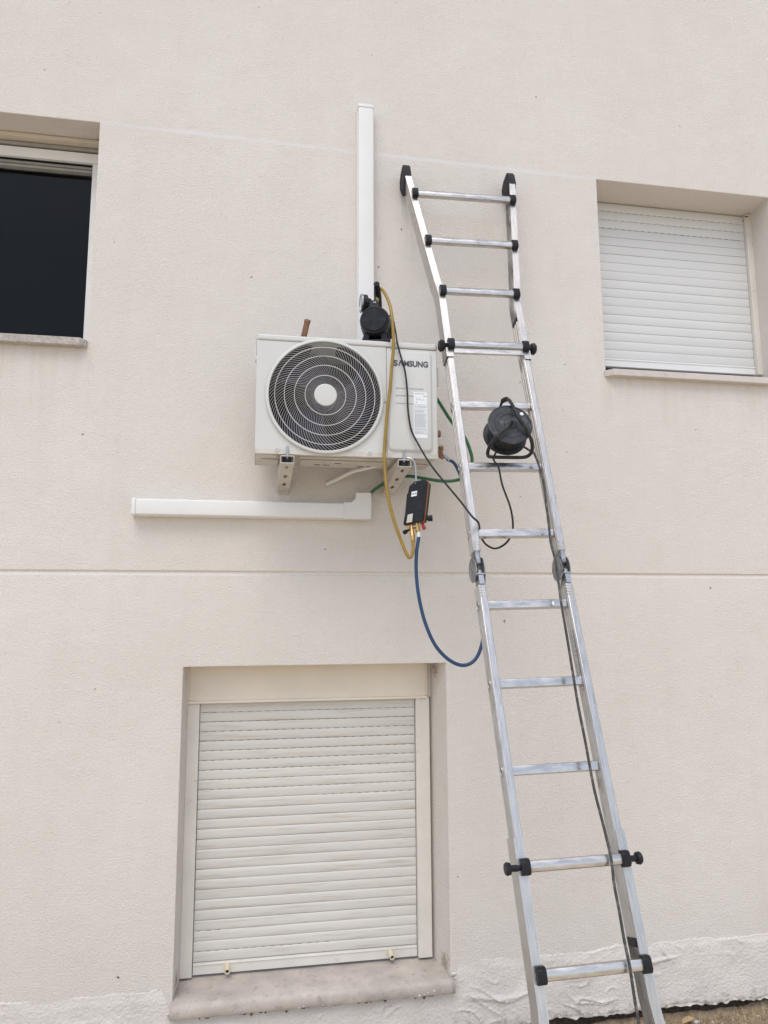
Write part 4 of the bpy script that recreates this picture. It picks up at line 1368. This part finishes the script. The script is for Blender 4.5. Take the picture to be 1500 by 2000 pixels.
bz.tube([mp(-0.030, -H2 + 0.004, -0.010), mp(-0.030, -H2 - 0.014, -0.010), mp(0.02, -H2 - 0.016, -0.010), mp(0.02, -H2 + 0.004, -0.010)], 0.006, 8)
bz.build('brass_ports', M['brass'], mf, angle=30)
hk = MB()
hkp = smooth_pts([(0.6420, -0.395, 2.5890), (0.6550, -0.414, 2.5920), (0.6720, -0.420, 2.5880), (0.6860, -0.424, 2.5740), (0.6905, -0.428, 2.5450), (0.6905, -0.432, 2.5080), (0.6890, -0.436, 2.4820), (0.6840, -0.440, 2.4750)], 6)
hk.tube(hkp, 0.0042, 8)
hk.build('hook', M['zinc'], mf)

# ------------------------------------------------------------------ ladder
H0 = V((1.0571, -0.6949, 2.1002))
EX = V((0.9997, -0.0128, 0.0200)).normalized()
UL = V((-0.0200, 0.3072, 0.9514)).normalized()
UU = V((-0.0210, 0.2830, 0.9589)).normalized()
NL = EX.cross(UL).normalized()
NU = EX.cross(UU).normalized()
SP, GAP, W_IN = 0.3052, 0.1513, 0.1619
PU, PL = 1.0576, 1.0662
def LP(a, v, n):
    if v >= 0:
        return H0 + EX * a + UU * v + NU * n
    return H0 + EX * a + UL * v + NL * n
def lbox(mb, a0, a1, v0, v1, n0, n1):
    up_ = v0 >= 0
    U_, N2 = (UU, NU) if up_ else (UL, NL)
    c = H0 + EX * ((a0 + a1) / 2) + U_ * ((v0 + v1) / 2) + N2 * ((n0 + n1) / 2)
    mb.obox(c, (EX, U_, N2), (abs(a1 - a0) / 2, abs(v1 - v0) / 2, abs(n1 - n0) / 2))
foot_z = -0.0
ladder = thing('ladder', (1.09, -1.37, 0.0), 'tall hinged aluminium ladder leaning against the wall', 'ladder')
RO_, RI = 0.1925, 0.1635            # inner section rails: outer and inner faces
NF, NB = 0.020, -0.046
def rail(name, up_, s, v0, v1):
    m = MB()
    a0, a1 = s * RI, s * RO_
    lbox(m, a0, a1, v0, v1, NB, NF)
    ra = m.build(name, M['alu'], ladder, bevel=0.003)
    rb_ = MB()                    # extruded ribs on front and side faces
    sg = 1
    for q in (0.25, 0.5, 0.75):
        aa = a0 + (a1 - a0) * q
        lbox(rb_, aa - 0.0011, aa + 0.0011, v0 + 0.002, v1 - 0.002, NF, NF + 0.0012)
    for q in (-0.034, -0.013, 0.010):
        for face, d in ((a0, -s), (a1, s)):
            lbox(rb_, face, face + d * 0.0014, v0 + 0.002, v1 - 0.002, q - 0.0035, q + 0.0035)
    rb_.build('rib', M['alu'], ra, smooth=False)
    return ra
for s in (-1, 1):
    rail('rail', True, s, 0.065, 1.215)
    rail('rail', False, s, -1.300, -0.075)
    # plugs closing the inner rails
    m = MB(); lbox(m, s * (RI - 0.001), s * (RO_ - 0.002), -1.326, -1.2995, NB + 0.004, NF - 0.002)
    m.build('rail_plug', M['black_plastic'], ladder, bevel=0.004)
    m = MB(); lbox(m, s * (RI - 0.001), s * (RO_ - 0.002), 1.2155, 1.240, NB + 0.004, NF - 0.002)
    m.build('rail_plug', M['black_plastic'], ladder, bevel=0.004)

# outer sections: C-channels sliding on the inner rails, flaring towards their ends
OO, OI, ONF, ONB = 0.1980, 0.1660, 0.0255, -0.0510
def c_channel(name, pts, s):
    """pts: list of (v, lateral shift) along the rail"""
    prof = [(OI, ONF), (OO, ONF), (OO, ONB), (OI, ONB), (OI, ONB + 0.0026), (OO - 0.0026, ONB + 0.0026), (OO - 0.0026, ONF - 0.0026), (OI, ONF - 0.0026)]
    m = MB()
    rings = [[LP(s * (a + sh), v, n) for a, n in prof] for v, sh in pts]
    k = len(prof)
    for i in range(len(rings) - 1):
        m.add(rings[i] + rings[i + 1], [(q, (q + 1) % k, k + (q + 1) % k, k + q) for q in range(k)])
    m.add(rings[0], [tuple(range(k))])
    m.add(rings[-1], [tuple(range(k))[::-1]])
    o = m.build(name, M['alu'], ladder, angle=30)
    bmx = bmesh.new(); bmx.from_mesh(o.data)
    bmesh.ops.remove_doubles(bmx, verts=bmx.verts, dist=1e-5)
    bmesh.ops.recalc_face_normals(bmx, faces=bmx.faces)
    bmx.to_mesh(o.data); bmx.free()
    o.data.set_sharp_from_angle(angle=R(30))
    g = MB()
    for i in range(len(pts) - 1):
        (v0, s0), (v1, s1) = pts[i], pts[i + 1]
        for q in range(6):
            a = OI + 0.004 + (OO - OI - 0.008) * q / 5
            A = [LP(s * (a + s0 + d), v0, ONF) for d in (-0.0009, 0.0009)]
            B = [LP(s * (a + s1 + d), v1, ONF) for d in (-0.0009, 0.0009)]
            N2 = NU if v0 >= 0 else NL
            g.prism([A[0], A[1], B[1], B[0]], [p + N2 * 0.0012 for p in (A[0], A[1], B[1], B[0])])
    g.build('rib', M['alu'], o, smooth=False)
    return o
v3 = PU + SP                       # the flare starts at the second outer rung
FL = 0.118
up_pts = [(PU - 0.062, 0.0), (v3 - 0.04, 0.0), (v3 + 0.02, 0.005), (v3 + 0.06, 0.013), (2.125, 0.013 + FL * (2.125 - v3 - 0.06))]
w3 = -(PL + 1.45 * SP)
lo_pts = [(-(PL - 0.090), 0.0), (w3 + 0.04, 0.0), (w3 - 0.02, 0.005), (w3 - 0.06, 0.013), (-2.19, 0.013 + FL * (2.19 + w3 - 0.06))]
def shift_at(pts, v):
    for i in range(len(pts) - 1):
        (v0, s0), (v1, s1) = pts[i], pts[i + 1]
        if min(v0, v1) <= v <= max(v0, v1):
            return s0 + (s1 - s0) * (v - v0) / (v1 - v0)
    return pts[-1][1]
for s in (-1, 1):
    c_channel('outer_rail', up_pts, s)
    c_channel('outer_rail', lo_pts, s)
    # rubber tips resting on the wall
    sh = shift_at(up_pts, 2.11)
    t = MB()
    tip = [(2.085, ONF - 0.004), (2.105, ONF + 0.004), (2.160, ONF + 0.004), (2.185, ONF - 0.008), (2.186, ONB + 0.01), (2.165, ONB - 0.030), (2.120, ONB - 0.040), (2.060, ONB - 0.014), (2.035, ONB + 0.004)]
    t.prism([LP(s * (OI + sh - 0.003) , v, n) for v, n in tip], [LP(s * (OO + sh + 0.004), v, n) for v, n in tip])
    t.build('rubber_tip', M['dusty_rubber'], ladder, bevel=0.006, seg=3, bang=25)
    t = MB()
    sh = shift_at(lo_pts, -2.17)
    z_end = -2.165
    tip = [(-2.155, ONF + 0.004), (-2.155, ONB - 0.004), (-2.195, ONB - 0.012), (-2.222, ONB - 0.010), (-2.200, ONF + 0.010)]
    t.prism([LP(s * (OI + sh - 0.005), v, n) for v, n in tip], [LP(s * (OO + sh + 0.006), v, n) for v, n in tip])
    t.build('rubber_foot', M['dusty_rubber'], ladder, bevel=0.005, seg=2)

def rung_inner(v):
    m = MB()
    hgt, dep = 0.0165, 0.032
    prof = [(-hgt, 0.0), (hgt * 0.55, 0.003), (hgt, 0.001), (hgt, -dep * 0.8), (hgt * 0.6, -dep), (-hgt * 0.6, -dep), (-hgt, -dep * 0.8)]
    A = [LP(-W_IN - 0.002, v + q, n) for q, n in prof]
    B = [LP(W_IN + 0.002, v + q, n) for q, n in prof]
    m.prism(A, B)
    r_ = m.build('rung', M['alu_rung'], ladder, bevel=0.0025)
    e = MB()                       # flared rung ends showing on the outer faces of the rails
    for s in (-1, 1):
        c = LP(s * (RO_ + 0.0002), v, -0.016)
        N2, U_ = (NU, UU) if v >= 0 else (NL, UL)
        pts = []
        for k in range(24):
            a = 2 * math.pi * k / 24
            pts.append((math.cos(a) * 0.011, math.sin(a) * 0.0185))
        ring = []
        for sc_, d in ((1.0, 0.0), (1.0, 0.004), (0.78, 0.004), (0.74, 0.0012)):
            ring.append([c + EX * (s * d) + N2 * (p * sc_) + U_ * (q * sc_) for p, q in pts])
        for i in range(3):
            e.add(ring[i] + ring[i + 1], [(k, (k + 1) % 24, 24 + (k + 1) % 24, 24 + k) for k in range(24)])
    e.build('flared_end', M['alu'], r_, angle=40)
    e = MB()
    for s in (-1, 1):
        N2, U_ = (NU, UU) if v >= 0 else (NL, UL)
        c = LP(s * (RO_ + 0.0010), v, -0.016)
        e.add([c + N2 * (math.cos(2 * math.pi * k / 24) * 0.0083) + U_ * (math.sin(2 * math.pi * k / 24) * 0.0138) for k in range(24)], [tuple(range(24))])
    e.build('hollow_end', M['black_gap'], r_, smooth=False)
for k in range(3):
    rung_inner(GAP + SP * k)
    rung_inner(-(GAP + SP * k))

def rung_outer(v, pts, knob, plate):
    sh = shift_at(pts, v)
    up_ = v >= 0
    U_, N2 = (UU, NU) if up_ else (UL, NL)
    wi = OI + sh
    m = MB()
    prof = []
    for k in range(14):
        a = 2 * math.pi * k / 14
        c, s = math.cos(a), math.sin(a)
        prof.append((0.0185 * math.copysign(abs(s) ** 0.75, s), 0.0300 + 0.0150 * math.copysign(abs(c) ** 0.6, c)))
    m.prism([LP(-wi + 0.004, v + q, n) for q, n in prof], [LP(wi - 0.004, v + q, n) for q, n in prof])
    r_ = m.build('rung', M['alu_rung'], ladder, angle=28)
    if plate:                      # deep web under the locking rung
        p = MB()
        lbox(p, -wi + 0.002, wi - 0.002, v - 0.046, v - 0.0190, 0.020, 0.0315)
        p.build('web_plate', M['alu_rung'], r_, bevel=0.001)
    for s in (-1, 1):
        c = MB()
        hexa = [(-0.024, 0.024), (-0.027, 0.030), (-0.024, 0.046), (-0.014, 0.0525), (0.016, 0.0525), (0.025, 0.044), (0.027, 0.024)]
        a0, a1 = s * (wi - 0.006), s * (wi + 0.024)
        c.prism([LP(a0, v + q, n) for q, n in hexa], [LP(a1, v + q, n) for q, n in hexa])
        c.build('end_cap', M['black_plastic'], r_, bevel=0.003)
        if knob:
            kk = MB()
            o_ = LP(s * (OO + 0.0), v - 0.002, 0.020)
            if up_:
                kk.lathe(o_ - EX * (s * 0.022), EX * s, [(0, 0.015), (0.020, 0.013), (0.026, 0.016), (0.030, 0.025), (0.044, 0.028), (0.052, 0.020)], 14)
            else:
                kk.lathe(o_ - EX * (s * 0.022), EX * s, [(0, 0.011), (0.045, 0.010), (0.047, 0.019), (0.058, 0.021), (0.064, 0.017)], 20)
            kk.build('locking_knob', M['black_plastic'], ladder, angle=35)
for k in range(4):
    rung_outer(PU + SP * k, up_pts, k == 0, k == 0)
    rung_outer(-(PL + SP * k), lo_pts, k == 0, False)

# hinges
for s in (-1, 1):
    h = MB()
    lbox(h, s * (RI + 0.004), s * (RO_ - 0.004), 0.012, 0.085, NB + 0.006, NF - 0.002)
    lbox(h, s * (RI + 0.006), s * (RO_ - 0.006), -0.090, -0.012, NB + 0.006, NF - 0.001)
    hg = h.build('hinge', M['hinge'], ladder, bevel=0.005, seg=2)
    for a in (RI - 0.0040, RO_ + 0.0015):
        d = MB()
        c = LP(s * a, 0.0, -0.024)
        d.lathe(c - EX * 0.0022, EX, [(0, 0.049), (0.001, 0.051), (0.0034, 0.051), (0.0044, 0.049)], 40)
        d.lathe(c - EX * 0.0042, EX, [(0, 0.011), (0.002, 0.013), (0.0064, 0.013), (0.0084, 0.011)], 16)
        for q in range(4):
            a_ = 0.6 + q * math.pi / 2
            d.lathe(c + (UU * math.sin(a_) + NU * math.cos(a_)) * 0.036 - EX * 0.0034, EX, [(0, 0.003), (0.001, 0.004), (0.0058, 0.004), (0.0068, 0.003)], 10)
        d.build('hinge_disc', M['hinge'], hg, angle=35)
    c = MB()
    lbox(c, s * (RI - 0.002), s * (RO_ + 0.002), -0.036, -0.030, NB + 0.03, NF + 0.007)
    lbox(c, s * (RI + 0.004), s * (RO_ - 0.004), -0.075, -0.037, NF - 0.0005, NF + 0.0045)
    c.tube([LP(s * (RI - 0.004), -0.034, NF + 0.002), LP(s * (RI - 0.006), -0.045, NF - 0.016), LP(s * (RI - 0.006), -0.085, NF - 0.04)], 0.0028, 8)
    c.build('hinge_latch', M['zinc'], hg, bevel=0.0015)
    kd = MB()                     # crimp dimples in the rail ends
    for q in range(4):
        for aa in (RI + 0.006, RO_ - 0.006):
            for v in (0.072 + 0.011 * q, -0.085 - 0.012 * q):
                U_, N2 = (UU, NU) if v > 0 else (UL, NL)
                kd.obox(LP(s * aa, v, NF + 0.0005), (EX, U_, N2), (0.0045, 0.0035, 0.0022))
    kind(kd.build('crimp_dimples', M['alu'], hg, bevel=0.0018), 'stuff')
    # worn sticker strip on the inner flank of the right rail
st = MB()
st.obox(LP(RI - 0.0019, -0.375, -0.010), (EX, UL, NL), (0.0005, 0.115, 0.012))
st.build('worn_sticker', mat('worn_sticker', (0.55, 0.55, 0.54), 0.6, dirt=(0.2, 0.2, 0.2), dscale=160, damt=0.9, dlo=0.46, dhi=0.56), ladder, smooth=False)
st = MB()
lbox(st, 0.10, 0.108, -GAP - 0.010, -GAP + 0.006, 0.0022, 0.0030)
st.build('paper_scrap', M['paper'], ladder, smooth=False)

# ------------------------------------------------------------------ cable reel leaning between two rungs
rl = thing('cable_reel', LP(0.0, GAP + SP + 0.018, 0.04), 'black cable reel with tubular stand resting on a ladder rung', 'cable reel')
RC = (0.004, 0.588)
AXN = (NU + UU * 0.06).normalized()
c0 = LP(RC[0] + 0.004, RC[1] - 0.004, 0.028)
c1 = LP(RC[0], RC[1], 0.118)
axis = (c1 - c0).normalized()
Ld = (c1 - c0).length
fl_ = MB()
fl_.lathe(c0, axis, [(-0.002, 0.088), (0.0, 0.0935), (0.004, 0.0945), (0.006, 0.092)], 56)
fl_.build('back_flange', M['reel'], rl, angle=35)
fl_ = MB()
fl_.lathe(c0, axis, [(Ld - 0.003, 0.092), (Ld, 0.0945), (Ld + 0.005, 0.0945), (Ld + 0.006, 0.0905), (Ld + 0.0035, 0.088), (Ld + 0.0035, 0.066), (Ld + 0.0055, 0.064), (Ld + 0.0055, 0.050), (Ld + 0.0035, 0.048), (Ld + 0.0045, 0.026), (Ld + 0.009, 0.022), (Ld + 0.010, 0.010)], 56)
ff = fl_.build('front_flange', M['reel'], rl, angle=25)
wd = MB()
pth = []
turns = 11
for k in range(turns * 22 + 1):
    a = 2 * math.pi * k / 22
    t = k / (turns * 22)
    e1 = EX
    e2 = axis.cross(EX).normalized()
    rad = 0.071 + 0.0028 * math.sin(a * 0.31) + 0.002 * math.sin(a * 0.77 + 1)
    pth.append(c0 + axis * (0.011 + (Ld - 0.022) * t) + (e1 * math.cos(a) + e2 * math.sin(a)) * rad)
wd.tube(pth, 0.0046, 7)
wd.lathe(c0, axis, [(0.006, 0.066), (Ld - 0.003, 0.066)], 40, caps=False)
wd.build('wound_cable', M['cord'], rl, angle=60)
fr = MB()
tubepts = [c1 + axis * 0.004, c1 + axis * 0.026, LP(-0.025, 0.556, 0.150), LP(-0.060, 0.527, 0.140), LP(-0.086, 0.503, 0.115), LP(-0.0935, 0.4860, 0.082), LP(-0.0880, 0.4790, 0.055), LP(-0.072, 0.4770, 0.042), LP(0.0, 0.4765, 0.040), LP(0.070, 0.4765, 0.042), LP(0.0920, 0.4800, 0.058), LP(0.0975, 0.4900, 0.082), LP(0.0860, 0.5120, 0.118),
           LP(0.0600, 0.5530, 0.145), LP(0.0336, 0.5930, 0.156), LP(0.0230, 0.6400, 0.152), LP(0.0200, 0.6850, 0.132), LP(0.0210, 0.7180, 0.108), LP(0.0180, 0.7360, 0.084), LP(0.0120, 0.7420, 0.062)]
fr.tube(smooth_pts(tubepts, 5), 0.0075, 12)
fro = fr.build('stand', M['reel_frame'], rl)
gp = MB()
q = smooth_pts(tubepts, 5)
gp.tube(q[-8:], 0.0105, 12)
gp.build('grip', M['dusty_rubber'], fro)
fr = MB()
fr.tube(smooth_pts([LP(0.0120, 0.7420, 0.062), LP(0.006, 0.728, 0.046), LP(0.004, 0.70, 0.036), LP(RC[0], RC[1] + 0.03, 0.014), c0 - axis * 0.006], 5), 0.0060, 10)
fr.build('rear_strut', M['reel_frame'], rl)
sk_ = MB()
cst = c1 + EX * 0.058 + (axis.cross(EX)) * 0.052 + axis * 0.0066
sk_.lathe(cst, axis, [(0, 0.0085), (0.0006, 0.0085)], 7)
sk_.build('white_sticker', M['paper'], ff, smooth=False)

# ------------------------------------------------------------------ litter and dry grass along the foot of the wall
gs = MB()
random.seed(11)
def blade(x, y, z, h, lean, az, w):
    d = V((math.cos(az), math.sin(az), 0))
    sd_ = V((-d.y, d.x, 0)) * w
    p0 = V((x, y, z - 0.004))
    p1 = p0 + d * (lean * 0.4) + V((0, 0, h * 0.65))
    p2 = p0 + d * lean + V((0, 0, h))
    gs.add([p0 - sd_, p0 + sd_, p1 + sd_ * 0.7, p1 - sd_ * 0.7, p2], [(0, 1, 2, 3), (3, 2, 4)])
for k in range(11000):
    x = random.uniform(-1.2, 3.9) if random.random() < 0.35 else random.uniform(1.2, 2.9)
    y = -0.012 - abs(random.gauss(0, 0.28))
    if y < -0.75 or (noise.noise((x * 3, y * 3, 2)) < -0.15 and random.random() < 0.7):
        continue
    h = random.uniform(0.008, 0.050) * (1.3 if random.random() < 0.08 else 1)
    blade(x, y, soil_z(x, y), h * random.uniform(0.3, 1.0), random.uniform(0.005, 0.05), random.uniform(0, 6.28), random.uniform(0.0006, 0.0014))
kind(gs.build('dry_grass', M['straw'], smooth=False), 'stuff')
gv = MB()
for k in range(420):
    x = random.uniform(-0.9, 3.6)
    y = -0.01 - abs(random.gauss(0, 0.2))
    lump(gv, (x, y, soil_z(x, y) + 0.002), random.uniform(0.002, 0.006), k)
kind(gv.build('gravel', M['pebble'], angle=20), 'stuff')
for k, (x, y, r_, lab) in enumerate(((2.085, -0.055, 0.015, 'larger white stone in the dirt right of the dead leaf'), (2.165, -0.060, 0.011, 'smaller white stone in the dirt, farthest right at the wall foot'), (1.915, -0.05, 0.011, 'grey stone in the dirt left of the dead leaf'))):
    d = MB()
    lump(d, (x, y, soil_z(x, y) + r_ * 0.35), r_, 30 + k)
    tag(d.build('pebble', M['pebble'], org=(x, y, soil_z(x, y)), angle=40), lab, 'stone', 'stones at the foot of the wall')
lf = MB()
lx, ly = 2.035, -0.075
nl_ = 7
for i in range(nl_ + 1):
    u = i / nl_
    wdt = 0.016 * math.sin(math.pi * min(1, u * 0.95 + 0.04)) ** 0.8
    zz = soil_z(lx, ly) + 0.010 + 0.014 * math.sin(u * 2.6)
    for q in (-1, 0, 1):
        lf.v.append(V((lx - 0.035 + 0.075 * u, ly + q * wdt + 0.01 * u, zz + (0.006 if q else 0.0) + 0.002 * q)))
for i in range(nl_):
    for q in range(2):
        a = i * 3 + q
        lf.f.append((a, a + 1, a + 4, a + 3))
lo_ = lf.build('dead_leaf', mat('dead_leaf', (0.42, 0.30, 0.15), 0.75, var=0.2, vscale=80), org=(lx, ly, soil_z(lx, ly)))
sm = lo_.modifiers.new('thick', 'SOLIDIFY')
sm.thickness = 0.0008
tag(lo_, 'curled dead brown leaf on the dirt beside pale stones', 'leaf')
